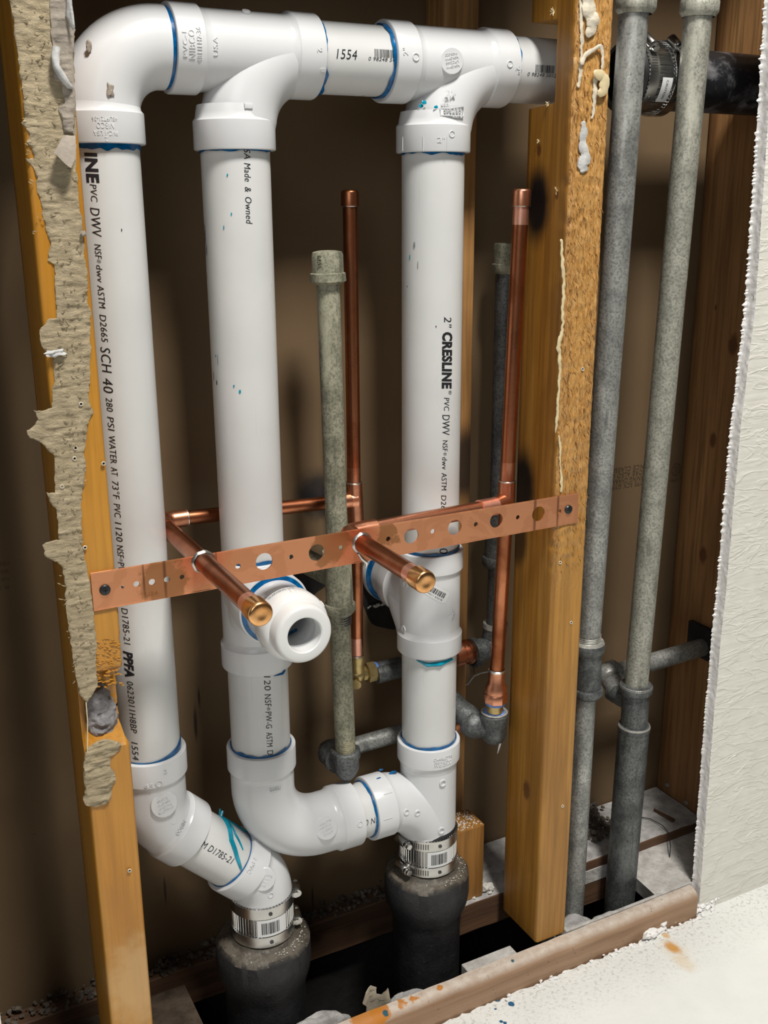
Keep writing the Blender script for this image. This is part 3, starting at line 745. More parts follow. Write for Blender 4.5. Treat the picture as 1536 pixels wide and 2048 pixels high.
for (px, py) in ((1165, 738), (1142, 1245), (1125, 1612), (1120, 1125)):
    p = at(px, py, -.0002); MB().lathe(p, (0, -1, 0), [(0, .0018), (.0007, .0017), (.0007, .0011), (0, .0009), (0, 0)], 16).build('nail_hole', M['plasterblob'], RS)
    MB().lathe(p+Vector((0, -.0002, 0)), (0, -1, 0), [(0, 0), (.00005, .0011)], 12).build('nail_hole_core', M['void'], RS)
for (px, py, s) in ((1114, 382, 1), (1078, 283, .6), (1097, 207, .8), (1108, 24, 1)):
    p = atx(px, py, RX0); m = MB()
    for k in range(5):
        a = random.uniform(0, 6.28); m.tube([p, p+Vector((-.0015*s, math.cos(a)*.002*s, math.sin(a)*.002*s)), p+Vector((-.002*s, math.cos(a)*.004*s, math.sin(a)*.004*s))], [.0006, .0005, .0001], 5)
    m.build('torn_fibres', M['glue'], RS)

# studs on the far side of the cavity
BX1 = at(937, 1200, .135).x
BSx = thing('wall_stud', 'narrow brown stud at the back of the cavity behind the right white pipe', 'stud', (BX1-.02, .13, ZF+.038))
beam('post', M['stud_back'], BSx, BX1-.039, BX1, .135, .1735, ZF+.039, ZS+.70, None, dz=.05)
BSx.children[0].data.transform(Matrix.Translation((0, 0, 0)))
FSx = thing('wall_stud', 'brown fir stud with two nails at far right behind the cut plaster board', 'stud', (.955, .13, ZF+.038))
def ff_(x, y, z):
    return x, y
beam('post', M['stud_far'], FSx, .935, .974, .078, .1735, ZF+.012, ZS+.70, None, dz=.05, ny=6)
for (px, py) in ((1335, 1570), (1372, 1606)):
    p = atx(px, py, .935); MB().lathe(p, (-1, 0, 0), [(-.002, .0035), (.0006, .0036), (.0011, .003), (.0012, 0)], 20).build('nail', M['nail'], FSx)
_q = atx(1400, 1282, .9285); MB().box(_q+Vector((-.0003, -.018, -.022)), _q+Vector((.008, .022, .020))).build('drilled_hole_shade', M['void'], FSx)  # near-black box stands in for the shade inside the hole
# second board face nailed on: front half stands a little proud
MB().box((.929, .034, ZF+.012), (.974, .0775, ZS+.70)).build('stud_front_board', M['stud_far'], FSx, True, 30, .0015)

BLK = thing('cripple_block', 'short brown wood block with dusty top standing beside the right black hub', 'wood block', (.6, .11, ZF+.012))
bx0, bx1 = .548, at(970, 1700, .085).x
ztb = at(950, 1652, .09).z
beam('post', M['block'], BLK, bx0, bx1, .086, .124, ZF+.0135, ztb, None, dz=.02)
m = MB()
r = random.Random(8)
for i in range(160): m.rock((r.uniform(bx0+.003, bx1-.003), r.uniform(.089, .122), ztb+.0002), r.uniform(.0004, .0014), .4, 1, (1, 1, .5), i)
tag(m.build('plaster_dust', M['crumb'], BLK), kind='stuff')

# ---------------------------------------------------------------- bottom plates and the dark gap
def hplate(name, label, mat, x0, x1, y0, y1, z0, z1, r=.006, dx=.006, seed=0, wob=.0006, taper=None, parent=None):
    per = []
    per += [(y0, z0), (y0, z0+(z1-z0)*.5)] + [(y0+r-r*math.cos(a*PI/12), z1-r+r*math.sin(a*PI/12)) for a in range(0, 7)]
    n = max(3, int((y1-y0)/.008)); per += [(y0+r+(y1-.001-y0-r)*i/n, z1) for i in range(1, n+1)] + [(y1, z1-.002), (y1, z0)]
    k = int((x1-x0)/dx); m = MB(); rg = []
    for i in range(k+1):
        x = x0+(x1-x0)*i/k
        rg.append([m.bm.verts.new((x, a+wob*noise.noise(Vector((x*30, a*50, seed))), b+wob*noise.noise(Vector((x*40, a*60, seed+4))))) for a, b in per])
    for A, B in zip(rg, rg[1:]):
        for i in range(len(per)-1): m.f((A[i], A[i+1], B[i+1], B[i]))
        m.f((A[-1], A[0], B[0], B[-1]))
    m.f(rg[0]); m.f(list(reversed(rg[-1])))
    return m.build(name, mat, parent, True, 50)
fp = hplate('bottom_plate', None, M['plate'], -.6, .832, -.0175, -.0008, -.006, ZF, .011, seed=1, wob=.0009)
tag(fp, 'pale brown rounded bottom plate with orange and blue drips along the opening', 'bottom plate')
# right bay: dusty board with a cut-out for the pipe
bp = flat_mesh([[(.648, .0), (.86, .0), (.93, .01), (.93, .1730), (.775, .1730), (.775, .118), (.648, .118)],
                [(.652, .004), (.652, .078), (.775, .078), (.785, .055), (.782, .004)]], .018)
m = MB(); m.bm.free(); m.bm = bp
sb = m.build('subfloor_board', M['dust_pale'], None, False, xf=Matrix.Translation((0, .0, ZF-.0095)))
tag(sb, 'pale dusty board between the plates beneath the two grey pipes', 'floor board')
MB().box((.652, .0785, ZF-.05), (.93, .0800, ZF-.0195)).build('board_edge', M['darkwood'], sb, False)
bk = hplate('back_plate', None, M['dust'], .552, .9335, .0795, .1725, ZF-.026, ZF+.0125, .002, seed=6, wob=.0008)
tag(bk, 'dark back plate coated in grey plaster dust under the right bay', 'bottom plate')
bk.data.materials.append(M['darkwood'])
for p in bk.data.polygons:
    if p.normal.y < -.6 or p.normal.x < -.6: p.material_index = 1
bl = hplate('back_plate', None, M['darkwood'], -.5, .548, .150, .1725, ZF-.05, ZF-.002, .002, seed=9, wob=.0012)
tag(bl, 'dark brown back plate under the tan board, behind the black hubs', 'bottom plate')
m = MB(); r = random.Random(3)
for i in range(420):
    x = r.uniform(.0, .53); 
    if .255 < x < .40 and r.random() < .2: continue
    y = r.uniform(.152, .173); m.rock((x, y, ZF-.001+r.uniform(0, .008)*(y-.15)/.02), r.uniform(.001, .0042), .5, 1, (1, 1, .7), i)
tag(m.build('plaster_debris', M['crumb_dark'], None), 'grimy crumbs piled along the back plate behind the black hubs', 'debris', kind='stuff')
m = MB().box((-.5, .020, ZF-.045), (.243, .150, ZF-.022))
lb = m.build('subfloor_board', M['dirt'], None, False); tag(lb, 'grimy brown board at bottom left beside the left black hub', 'floor board')
m = MB(); r = random.Random(13)       # grey concrete lumps in the gap
def hump(c, rx, ry, rz, seed): m.rock(c, 1.0, .18, 4, (rx, ry, rz), seed)
hump(at(630, 2075, .022), .040, .014, .026, 3); hump((.400, .012, ZF-.068), .050, .014, .045, 1); hump((.445, .016, ZF-.058), .035, .014, .045, 2)
tag(m.build('concrete_lump', M['dust'], None), 'grey dusty concrete lump between the black hub and the bottom plate', 'concrete')
m = MB(); r = random.Random(15)
for i in range(0): m.rock((.50+r.uniform(0, .06), .012+r.uniform(0, .05), ZF-.06-r.uniform(0, .01)), r.uniform(.006, .016), .4, 2, (1.3, 1, .6), i+30)
hump((.675, .022, ZF-.030), .035, .022, .016, 9); hump((.715, .012, ZF-.030), .035, .016, .016, 10)
tag(m.build('concrete_lump', M['dust'], None), 'grey rubble in the gap between the feet of the two grey pipes', 'concrete')
m = MB().box((.520, .0005, ZF-.033), (.585, .022, ZF-.010))
pb = m.build('wood_offcut', M['dust_pale'], None, False, bevel=.001); tag(pb, 'pale dusty offcut behind the bottom plate near the centre stud', 'offcut')
m = MB()
for i in range(60): m.rock((r.uniform(.575, .60), r.uniform(.084, .15), ZF+.014), r.uniform(.001, .004), .5, 1, (1, 1, .5), i)
for i in range(9): m.rock((.598+r.uniform(-.003, .004), .092+r.uniform(-.004, .004), ZF+.018), r.uniform(.003, .005), .5, 2, (1, 1, .8), i+60)
tag(m.build('plaster_debris', M['crumb'], None), 'pale crumbs beside the wood block and centre stud', 'debris', kind='stuff')
m = MB()
for i in range(170):
    p = at(random.gauss(1195, 16), random.gauss(1650, 20), .13); m.rock((p.x, r.uniform(.105, .172), ZF+.014+r.uniform(0, .007)), r.uniform(.0012, .005), .5, 1, (1, 1, .7), i)
tag(m.build('plaster_debris', M['crumb_dark'], None), 'grey rubble heap on the back plate between the two grey pipes', 'debris', kind='stuff')
m = MB()
for i in range(150):
    px = r.uniform(1290, 1395); py = 1880-(px-1290)*.85+r.uniform(-20, 12); p = at_floor(px, py); m.rock((p.x, min(p.y, -.012), .002+r.uniform(0, .008)), r.uniform(.001, .006), .5, 1, (1.2, .8, .6), i)
for i in range(60):
    x = r.uniform(.55, .86); m.rock((x, -.021+r.uniform(-.004, .003), .001), r.uniform(.0008, .003), .5, 1, (1.2, .8, .6), i)
m.rock(at_floor(1195, 1905)+Vector((0, .0, .005)), .006, .4, 2, (2, .6, .5), 77)
tag(m.build('plaster_debris', M['gypsum'], None), 'broken white plaster bits at the foot of the cut wall board', 'debris', kind='stuff')
# loose scraps on the back plate and in the gap
p = at(1355, 1630, .13)
pz = ZF+.0132
s0 = at(1308, 1622, .13); 
def onplate(px, py, z=pz):
    r_ = ray(px, py); return EYE+r_*((z-ZS)/r_.z)
m = MB(); a, b = onplate(1307, 1622), onplate(1345, 1645); d = (b-a).normalized(); n_ = Vector((-d.y, d.x, 0))*.0045
q0 = [a, b, b+n_*1.0, a+n_*.4]
V0 = [m.bm.verts.new(v+Vector((0, 0, .0003))) for v in q0]; V1 = [m.bm.verts.new(v+Vector((0, 0, .0035))) for v in q0]
m.f(V0); m.f(V1)
for i in range(4): m.f((V0[i], V0[(i+1) % 4], V1[(i+1) % 4], V1[i]))
tag(m.build('wood_splinter', M['darkwood'], None, False), 'thin wood splinter lying on the dusty back plate', 'splinter')
m = MB().tube([onplate(1272, 1634)+Z*.001, onplate(1300, 1640)+Z*.002, onplate(1325, 1655)+Z*.003, onplate(1338, 1668)+Z*.001, onplate(1341, 1690)-Z*.001, onplate(1341, 1697)-Z*.012], .0006, 6)
tag(m.build('wire', M['wire'], None), 'thin dark curved wire hanging over the front of the dusty back plate', 'wire')
m = MB(); c0 = at(748, 2005, .012)      # bent scrap with a forked end
sc0 = [(-.016, -.022), (-.012, .002), (-.020, .014), (-.014, .024), (-.004, .027), (.002, .024), (.002, .014), (.008, .012), (.014, .024), (.016, .006), (.013, -.022)]
bm = flat_mesh([[(x*.85, y*.85) for x, y in sc0]], .0015); m.bm.free(); m.bm = bm
bmesh.ops.subdivide_edges(bm, edges=bm.edges[:], cuts=2)
for v in bm.verts: v.co = Vector((v.co.x, -abs(v.co.x+.004)*.55+v.co.z+.003*noise.noise(v.co*90), v.co.y))+c0
tag(m.build('metal_scrap', M['beige'], None), 'pale bent forked metal scrap standing behind the bottom plate', 'scrap')

# ---------------------------------------------------------------- white drain pipework
PR, RB, RH = .0291, .0316, .0342
ZT = ZS+.1185
P2 = Vector((.3200, YP, 0)); P3 = Vector((.5126, YP, 0))
# left pipe: its right silhouette lies at pixel 318 of row 880
def axis_from_right(px, py, r):
    lo, hi = .1, .4
    for _ in range(40):
        mid = (lo+hi)/2; d = math.hypot(mid, YP+DW); n_ = Vector((YP+DW, -mid)).normalized()
        q = Vector((mid, YP, 0))+Vector((n_.x, n_.y, 0))*r; rr_ = ray(px, py); xx = EYE.x+rr_.x*((q.y+DW)/rr_.y)
        if q.x > xx: hi = mid
        else: lo = mid
    return mid
P1 = Vector((axis_from_right(319.5, 880, PR), YP, 0))
DR = thing('drain_pipe_assembly', 'white plastic drain pipework with three vertical pipes and blue primer rings', 'drain pipes', (P2.x, YP, ZS-.7))
def pipe(a, b, name='pipe', r=PR, parent=DR, mat='pvc', cap=True):
    return MB().tube([a, Vector(a).lerp(Vector(b), .5), b], r, 64, cap).build(name, M[mat], parent)
def primer(o, axis, L=.0012, amp=.003, r=PR, seed=0, parent=None, lo=-.0016, bias=None, th=.0005):
    """irregular blue band around a pipe just outside a hub mouth; axis points away from the hub"""
    def rf(t, h, r0):
        if h > 0:
            k = noise.fractal(Vector((math.cos(t)*1.3, math.sin(t)*1.3, seed*3.3)), .8, 2, 3)
            hh = L+amp*max(-.2, k+.25)
            if bias is not None:
                a, x, y = frame(axis); d = x*math.cos(t)+y*math.sin(t); hh += bias[1]*max(0, d.dot(bias[0]))**2
            return r0, hh
        return r0, h
    return MB().lathe(o, axis, [(lo, r+.0001), (lo, r+th+.0004), (.0001, r+th+.0003), (.001, r+th*.6)], 90, rf).build('primer_ring', M['blue'], parent)
def hubp(m, o, A, L=.0255, body=RB, rh=RH, pr=PR):
    """socket: o = mouth centre, A = direction from fitting body out of the mouth"""
    A = Vector(A).normalized()
    m.lathe(o, A, [(-L-.010, body*.96), (-L-.004, body), (-L, body+.0006), (-L+.0025, rh), (-.0012, rh), (-.0004, rh-.0003), (0, rh-.001), (0, pr+.0006), (-.012, pr+.0004), (-.012, pr-.002)], 72)
def emboss(s, o, A, N, R, length, height, parent, h=.0006, name='raised_lettering', mat='pvc_fit', bold=0.0, around=False):
    t_ = fit(text_bm(s, 0, bold, .1), length, height)
    for v in t_.verts: v.co.z = h if v.co.z > 0 else -.0004
    f = wrap_around if around else wrap
    return f(t_, o, A, N, R, 0.0).build(name, M[mat], parent, False)
def ring_mark(o, N, r0, r1, parent, h=.0007, mat='pvc_fit', name='mould_mark', disc=False, sy_=1.0):
    m = MB(); prof = [(-.003, r1), (h*.7, r1), (h, r1-.0003), (h, r0)] + ([(h, 0)] if disc else [(h*.7, r0-.0002), (-.003, r0-.0002)])
    return m.lathe(o, N, prof, 28).build(name, M[mat], parent)
def hit(px, py, C, A, R):
    """point and outward normal where the sight line of a pixel meets a cylinder (axis through C along A)"""
    A = Vector(A).normalized(); d = ray(px, py).normalized(); w0 = EYE-Vector(C)
    dp = d-A*d.dot(A); wp = w0-A*w0.dot(A); a = dp.dot(dp); b = 2*dp.dot(wp); c = wp.dot(wp)-R*R
    disc = b*b-4*a*c
    t = (-b-math.sqrt(disc))/(2*a) if disc > 0 else -b/(2*a)
    p = EYE+d*t; n = p-Vector(C); n -= A*n.dot(A); return p, n.normalized()
def print_on(s, p0, p1, C, A, R, hpx, parent, shear=.18, bold=0.0, name='printed_lettering', lift=.0002, mat='ink'):
    """ink text along a cylinder between two pixels; A = reading direction"""
    a, na = hit(*p0, C, A, R); b, nb = hit(*p1, C, A, R); A = Vector(A).normalized()
    L = (b-a).dot(A); mid = (a+b)/2; n = (na+nb).normalized(); base = Vector(C)+A*((mid-Vector(C)).dot(A))
    t_ = fit(text_bm(s, shear, bold), abs(L), hpx/scl(mid))
    return wrap(t_, base, A, n, R, lift)
def lettering(items, C, A, R, parent, name='printed_lettering', mat='ink'):
    acc = None
    for it in items:
        s, p0, p1, h = it[:4]; kw = it[4] if len(it) > 4 else {}
        m = print_on(s, p0, p1, C, A, R, h, parent, **kw)
        acc = m.bm if acc is None else join(acc, m.bm)
    m = MB(); m.bm.free(); m.bm = acc; return m.build(name, M[mat], parent, False)
def bars_on(px, py, C, A, R, wpx, hpx, parent, seed=1, n=24):
    p, nn = hit(px, py, C, A, R); A = Vector(A).normalized(); base = Vector(C)+A*((p-Vector(C)).dot(A))
    return wrap(barcode(wpx/scl(p), hpx/scl(p), n, seed), base, A, nn, R, .0002).build('barcode', M['ink'], parent, False)

def Zh(px, py): return at(px, py, YP-.03).z      # height on the front of a pipe
# --- rows of socket mouths
z1top = at(285, 297, YP).z+.002; z2top = at(469, 298, YP-.03).z; z3top = at(866, 303, YP-.03).z
z1bot = at(310, 1528, YP-.031).z; z2tee_t = at(508, 1134, YP-.03).z; z2tee_b = at(518, 1356, YP-.034).z; z2elb = at(524, 1520, YP-.031).z
z3tee_t = at(865, 1117, YP-.031).z; z3tee_b = at(860, 1326, YP-.034).z; z3wye = at(858, 1507, YP-.031).z
XA = Xp(357, 95, .051); XB = Xp(656, 115, .051); XC = Xp(798, 125, .051); XD = Xp(1044, 143, .051)
# pipes
p1 = pipe((P1.x, YP, z1top+.01), (P1.x, YP, z1bot-.01)); p2 = pipe((P2.x, YP, z2top+.01), (P2.x, YP, z2tee_t-.01)); p2b = pipe((P2.x, YP, z2tee_b+.01), (P2.x, YP, z2elb-.01))
p3 = pipe((P3.x, YP, z3top+.01), (P3.x, YP, z3tee_t-.01)); p3b = pipe((P3.x, YP, z3tee_b+.01), (P3.x, YP, z3wye-.01))
pt = pipe((XB-.01, YP, ZT), (XC+.01, YP, ZT)); pe = pipe((XD-.01, YP, ZT), (.690, YP, ZT))
# top left elbow (street elbow)
RE = .050; m = MB()
zc = ZT-RE; pts = [(P1.x, YP, z1top+.018), (P1.x, YP, (z1top+.02+zc)/2)] + arc((P1.x+RE, YP, zc), PI, PI/2, RE, X, Z, 18) + [((P1.x+RE+XA)/2, YP, ZT)]
m.tube(pts, [RB]*len(pts), 64)
m.lathe(((P1.x+RE+XA)/2-.004, YP, ZT), X, [(0, RB), (.002, RB-.0008), (.004, PR+.001), (.03, PR+.0006)], 64)
hubp(m, (P1.x, YP, z1top), -Z)
el = m.build('elbow_fitting', M['pvc_fit'], DR)
n_ = toeye((P1.x, YP, 0)); h1 = z1top+.012
for s, dz, hh, ln in (('48UFT21-36', .0052, .0032, .019), ('NIBCO', .0005, .0046, .013), ('PVC-1 USA', -.0050, .0036, .018)):
    emboss(s, (P1.x, YP, h1+dz), -Z, rotv(n_, Z, 6), RH, ln, hh, el, .0004, around=True)
emboss('2', (P1.x, YP, h1-.0095), -Z, rotv(n_, Z, 6), RH, .002, .0035, el, .0004, around=True)
m = MB()
m.lathe(((XA-.002), YP, ZT), -X, [(-.003, PR+.0008), (-.003, PR+.0016), (.002, PR+.0018), (.006, PR+.0012)], 90, lambda t, h, r0: (r0, h if h <= 0 else h*(.5+1.4*abs(noise.noise(Vector((math.cos(t)*1.5, math.sin(t)*1.5, 2)))))))
m.build('primer_ring', M['blue'], el)
p, nn = hit(220, 182, (P1.x, YP, ZT-.03), (0, 0, 1), RB); MB().rock(p, .0035, .6, 2, (.8, .4, 1.3), 3).build('plaster_speck', M['paper_grey'], el)
p, nn = hit(178, 92, (P1.x+.01, YP, ZT-.03), (0, 0, 1), RB); MB().rock(p, .0028, .6, 2, (.8, .4, 1.3), 5).build('plaster_speck', M['paper_grey'], el)
primer((P1.x, YP, z1top), -Z, .004, .006, seed=1, parent=p1)

def san_tee(xl, xr, xb, zb, name='tee_fitting', sweep=.062):
    """horizontal run from xl to xr (mouths), branch mouth at (xb, zb) pointing down, sweeping towards +x"""
    m = MB(); m.tube([(xl+.02, YP, ZT), ((xl+xr)/2, YP, ZT), (xr-.02, YP, ZT)], RB, 64)
    z0 = ZT-sweep+.004; pts = [(xb, YP, zb+.018), (xb, YP, (zb+.018+z0)/2)]+arc((xb+sweep, YP, z0), PI, PI/2+.25, sweep-.004, X, Z, 14)
    m.tube(pts, [RB]*len(pts), 64)
    hubp(m, (xl, YP, ZT), -X); hubp(m, (xr, YP, ZT), X); hubp(m, (xb, YP, zb), -Z)
    return m.build(name, M['pvc_fit'], DR)
t1 = san_tee(XA, XB, P2.x, z2top); t2 = san_tee(XC, XD, P3.x, z3top)
for (x, dr, par, sd, am) in ((XB, 1, pt, 3, .0035), (XC, -1, pt, 4, .0035), (XD, 1, pe, 5, .005)):
    primer((x, YP, ZT), X*dr, .0026 if dr < 0 else .002, am, seed=sd, parent=par, th=.0012)
primer((P2.x, YP, z2top), -Z, .0008, .0016, seed=7, parent=p2); primer((P3.x, YP, z3top), -Z, .0008, .003, seed=9, parent=p3)
C0 = (0, YP, ZT)
def emb_run(s, px, py, ln, hh, par, R=RB, A=X, rot=None, C=C0, h=.0005, mat='pvc_fit'):
    p, nn = hit(px, py, C, A, R); A = Vector(A).normalized(); base = Vector(C)+A*((p-Vector(C)).dot(A))
    return emboss(s, base, A, nn, R, ln, hh, par, h, mat=mat)
def emb_around(s, px, py, ln, hh, par, R=RH, A=X, C=C0, h=.0005, up=1):
    p, nn = hit(px, py, C, A, R); A = Vector(A).normalized(); base = Vector(C)+A*((p-Vector(C)).dot(A))
    t_ = fit(text_bm(s, 0, 0, .1), ln, hh)
    for v in t_.verts: v.co.z = h if v.co.z > 0 else -.0004
    return wrap_around(t_, base, A*up, nn, R, 0).build('raised_lettering', M['pvc_fit'], par, False)
for s, px, ln, hh in (('PVC-I', 370, .018, .0036), ('NIBCO', 384, .021, .0052), ('4811LH7-36', 399, .025, .004)): emb_around(s, px, 88, ln, hh, t1, up=-1)
emb_around('USA', 431, 92, .014, .0040, t1, R=RB, up=-1)
for (px, py, s) in ((640, 100, '2'), (655-8, 140, '1')): emb_around(s, px, py, .003, .005, t1)
p, nn = hit(492, 26, C0, X, RB); ring_mark(p, nn, .0015, .0035, t1, .0020, disc=True)
p, nn = hit(497, 212, (P2.x, YP, 0), Z, RB); MB().box(p-Vector((.0035, .001, .002)), p+Vector((.0035, .001, .002))).build('mould_mark', M['pvc_fit'], t1, True, 30, .0004)
# medallion and maker's mark on the second tee
def medallion(px, py, C, A, R, r, par, lines, up=Vector((0, 0, 1))):
    p, nn = hit(px, py, C, A, R); d = (EYE-p).normalized(); N = (nn*.75+d*.25).normalized()
    m = MB().lathe(p-N*.003, N, [(0, r), (.0036, r), (.0042, r-.0006), (.0042, 0)], 40); o = m.build('medallion', M['pvc_fit'], par)
    u = (up-N*up.dot(N)).normalized(); rt = u.cross(N)
    for (s, off, ln, hh) in lines:
        t_ = fit(text_bm(s, 0, .0, .1), ln, hh)
        for v in t_.verts: v.co.z = .0004 if v.co.z > 0 else -.0003
        wrap(t_, p+N*.0012+u*off, rt, N, 99, .0).build('raised_lettering', M['pvc_fit'], o, False)
    for k in range(14):
        a = 2*PI*k/14; q = p+N*.0012+(u*math.cos(a)+rt*math.sin(a))*(r-.0017)
        if 2 < k < 12: continue
    return o
# upside down lettering like the fittings in the wall
medallion(903, 122, C0, X, RB, .0112, t2, [('NSF-DWV', .0045, .013, .0022), ('UPC2665', .0012, .012, .0022), ('NSF-DWV', -.0022, .013, .0022), ('P400-020', -.0055, .011, .0022)], up=Vector((.2, 0, -1)))
emb_around('2"', 811, 103, .006, .0050, t2, up=-1); emb_around('2"', 1036, 140, .006, .0050, t2, up=1)
for (px, py) in ((832, 114),): p, nn = hit(px, py, C0, X, RH); ring_mark(p, nn, .0028, .0034, t2)
p, nn = hit(1020, 128, C0, X, RH); ring_mark(p, nn, .0025, .0031, t2)
for (px, py, s, ln, hh) in ((903, 186, '2¼', .009, .0042), (893, 200, 'U.S.A.', .007, .0020), (907, 221, 'SPEARS', .017, .0044)):
    p, nn = hit(px, py, (P3.x+.005, YP, 0), Z, RB+.002)
    emboss(s, (P3.x+.005, YP, p.z), -Z.cross(nn) if False else Z, nn, RB+.0015, ln, hh, t2, .0006, around=True)
p, nn = hit(907, 221, (P3.x+.005, YP, 0), Z, RB+.002)
fr = flat_mesh([[(-.012, -.0045), (.0115, -.0045), (.0115, .0045), (-.012, .0045)], [(-.0112, -.0037), (.0107, -.0037), (.0107, .0037), (-.0112, .0037)]], .1)
for v in fr.verts: v.co.z = .0006 if v.co.z > 0 else -.0004
wrap_around(fr, (P3.x+.005, YP, p.z), Z, nn, RB+.0015, 0).build('logo_frame', M['pvc_fit'], t2, False)
emboss('2"', (P3.x, YP, z3top+.010), Z, rotv(toeye((P3.x, YP, 0)), Z, 12), RH, .007, .0048, t2, .0005, around=True)
p, nn = hit(904, 268, (P3.x, YP, 0), Z, RH); ring_mark(p, nn, .0025, .003, t2)
for px in (805, 846, 862+32): 
    p, nn = hit(px, 288, (P3.x, YP, 0), Z, RH); MB().box(p-Vector((.0003, .0006, .006)), p+Vector((.0003, .0006, .006))).build('mould_mark', M['pvc_fit'], t2, False)
for px, py in ((872, 214), (848, 205), (842, 212)):
    p, nn = hit(px, py, (P3.x+.004, YP, 0), Z, RB+.0016); MB().rock(p, .0022, .4, 2, (1, .25, .7), px).build('primer_smudge', M['tealdrop'], t2)

# print on the upper horizontal pipes
lettering([('1554', (673, 109), (714, 107), 19)], C0, X, PR, pt)
lettering([('0 98248 54', (737, 118), (790, 119), 7)], C0, X, PR, pt); bars_on(770, 107, C0, X, PR, 47, 15, pt, 2, 24)
lettering([('0 98248 5012', (1055, 148), (1112, 151), 7)], C0, X, PR, pe); bars_on(1090, 138, C0, X, PR, 46, 14, pe, 5, 22)
# print on the left pipe
C1 = (P1.x, YP, 0)
def xl(y): return 183+(y-320)*.0742
L1 = [('INE', 305, 366, 25, dict(bold=.045, shear=.05)), ('®', 351, 360, 8), ('PVC', 368, 404, 14), ('DWV', 415, 474, 20), ('NSF', 488, 518, 14), ('®', 519, 526, 8), ('dwv', 530, 565, 13), ('ASTM', 570, 617, 14), ('D2665', 629, 684, 14),
      ('SCH', 694, 746, 21), ('40', 756, 786, 21), ('280', 795, 823, 14), ('PSI', 833, 862, 14), ('WATER', 872, 926, 14), ('AT', 934, 952, 14), ('73°F', 962, 998, 14), ('PVC', 1007, 1035, 14), ('1120', 1044, 1083, 14), ('NSF', 1090, 1116, 14), ('®', 1117, 1123, 7), ('PW-G ASTM', 1124, 1210, 14),
      ('D1785-21', 1216, 1289, 14), ('PPFA', 1302, 1354, 19, dict(bold=.05, shear=.25)), ('0623011H8BP', 1363, 1466, 14), ('1554', 1484, 1520, 14)]
items = []
for it in L1:
    s, y0, y1, h = it[:4]; xo = 8 if s in ('®',) and y0 < 400 else 0
    e = (dict(it[4]),) if len(it) > 4 else ()
    items.append((s, (xl(y0)+xo, y0), (xl(y1)+xo, y1), h, *e))
lettering(items, C1, -Z, PR, p1)
# print on the middle pipe
C2 = (P2.x, YP, 0)
lettering([('USA', (494, 285), (495, 318), 14), ('Made', (495, 326), (496, 363), 14), ('&', (496, 374), (497, 384), 14), ('Owned', (497, 394), (499, 448), 14)], C2, -Z, PR, p2)
lettering([('UPC', (409, 448), (411, 512), 14, dict(shear=.3))], C2, -Z, PR, p2)
lettering([('1120', (534, 1340), (536, 1381), 14), ('NSF', (536, 1388), (537, 1414), 14), ('®', (537, 1415), (537, 1421), 7), ('PW-G', (537, 1423), (539, 1457), 13), ('ASTM', (539, 1464), (540, 1494), 13), ('D1785', (541, 1500), (542, 1540), 13)], C2, -Z, PR, p2b)
C3 = (P3.x, YP, 0)
lettering([('2"', (896, 633), (896, 656), 18), ('CRESLINE', (896, 664), (894, 778), 22, dict(bold=.05, shear=.12)), ('®', (900, 781), (900, 789), 8), ('PVC', (894, 795), (893, 822), 13), ('DWV', (893, 829), (892, 871), 18), ('NSF', (891, 880), (890, 903), 12), ('®', (890, 905), (890, 911), 7),
           ('dwv', (890, 914), (889, 939), 12), ('ASTM', (889, 945), (888, 981), 12), ('D2665', (888, 990), (887, 1036), 12), ('SCH', (888, 1044), (888, 1074), 20), ('40', (888, 1082), (888, 1108), 20)], C3, -Z, PR, p3)
lettering([('PVC', (882, 1497), (882, 1530), 12)], C3, -Z, PR, p3b)
# marks of primer and scratches on the pipes
def dab(px, py, C, A, R, w_, h_, par, mat='tealdrop', th=.0004, seed=0):
    p, nn = hit(px, py, C, A, R); r_ = random.Random(seed)
    pts = [((w_/2)*math.cos(a*PI/10)*(1+.3*r_.random()), (h_/2)*math.sin(a*PI/10)*(1+.3*r_.random())) for a in range(20)]
    A = Vector(A).normalized(); base = Vector(C)+A*((p-Vector(C)).dot(A))
    t_ = flat_mesh([pts]); return wrap_around(t_, base, A, nn, R, th).build('primer_drop', M[mat], par, False)
for (px, py, w_, h_) in ((455, 350, .001, .002), (463, 428, .001, .002), (432, 712, .001, .002), (468, 772, .0012, .002), (480, 783, .0016, .003), (448, 455, .0008, .003)): dab(px, py, C2, Z, PR, w_, h_, p2, seed=px)
for (px, py, w_, h_, mt) in ((428, 752, .0008, .007, 'ink'), (434, 765, .0012, .004, 'ink'), (411, 470, .0010, .013, 'ink'), (414, 500, .0010, .008, 'ink'), (436, 720, .0006, .009, 'greyink')): dab(px, py, C2, Z, PR, w_, h_, p2, mt, seed=px)
for (px, py, w_, h_, mt) in ((820, 515, .0010, .005, 'tealdrop'), (829, 490, .0016, .005, 'greyink'), (836, 530, .0006, .007, 'greyink'), (815, 573, .0008, .0015, 'ink'), (872, 653, .0008, .0015, 'ink')): dab(px, py, C3, Z, PR, w_, h_, p3, mt, seed=px)
for (px, py, w_, h_) in ((243, 460, .0007, .002), ): dab(px, py, C1, Z, PR, w_, h_, p1, 'ink', seed=px)

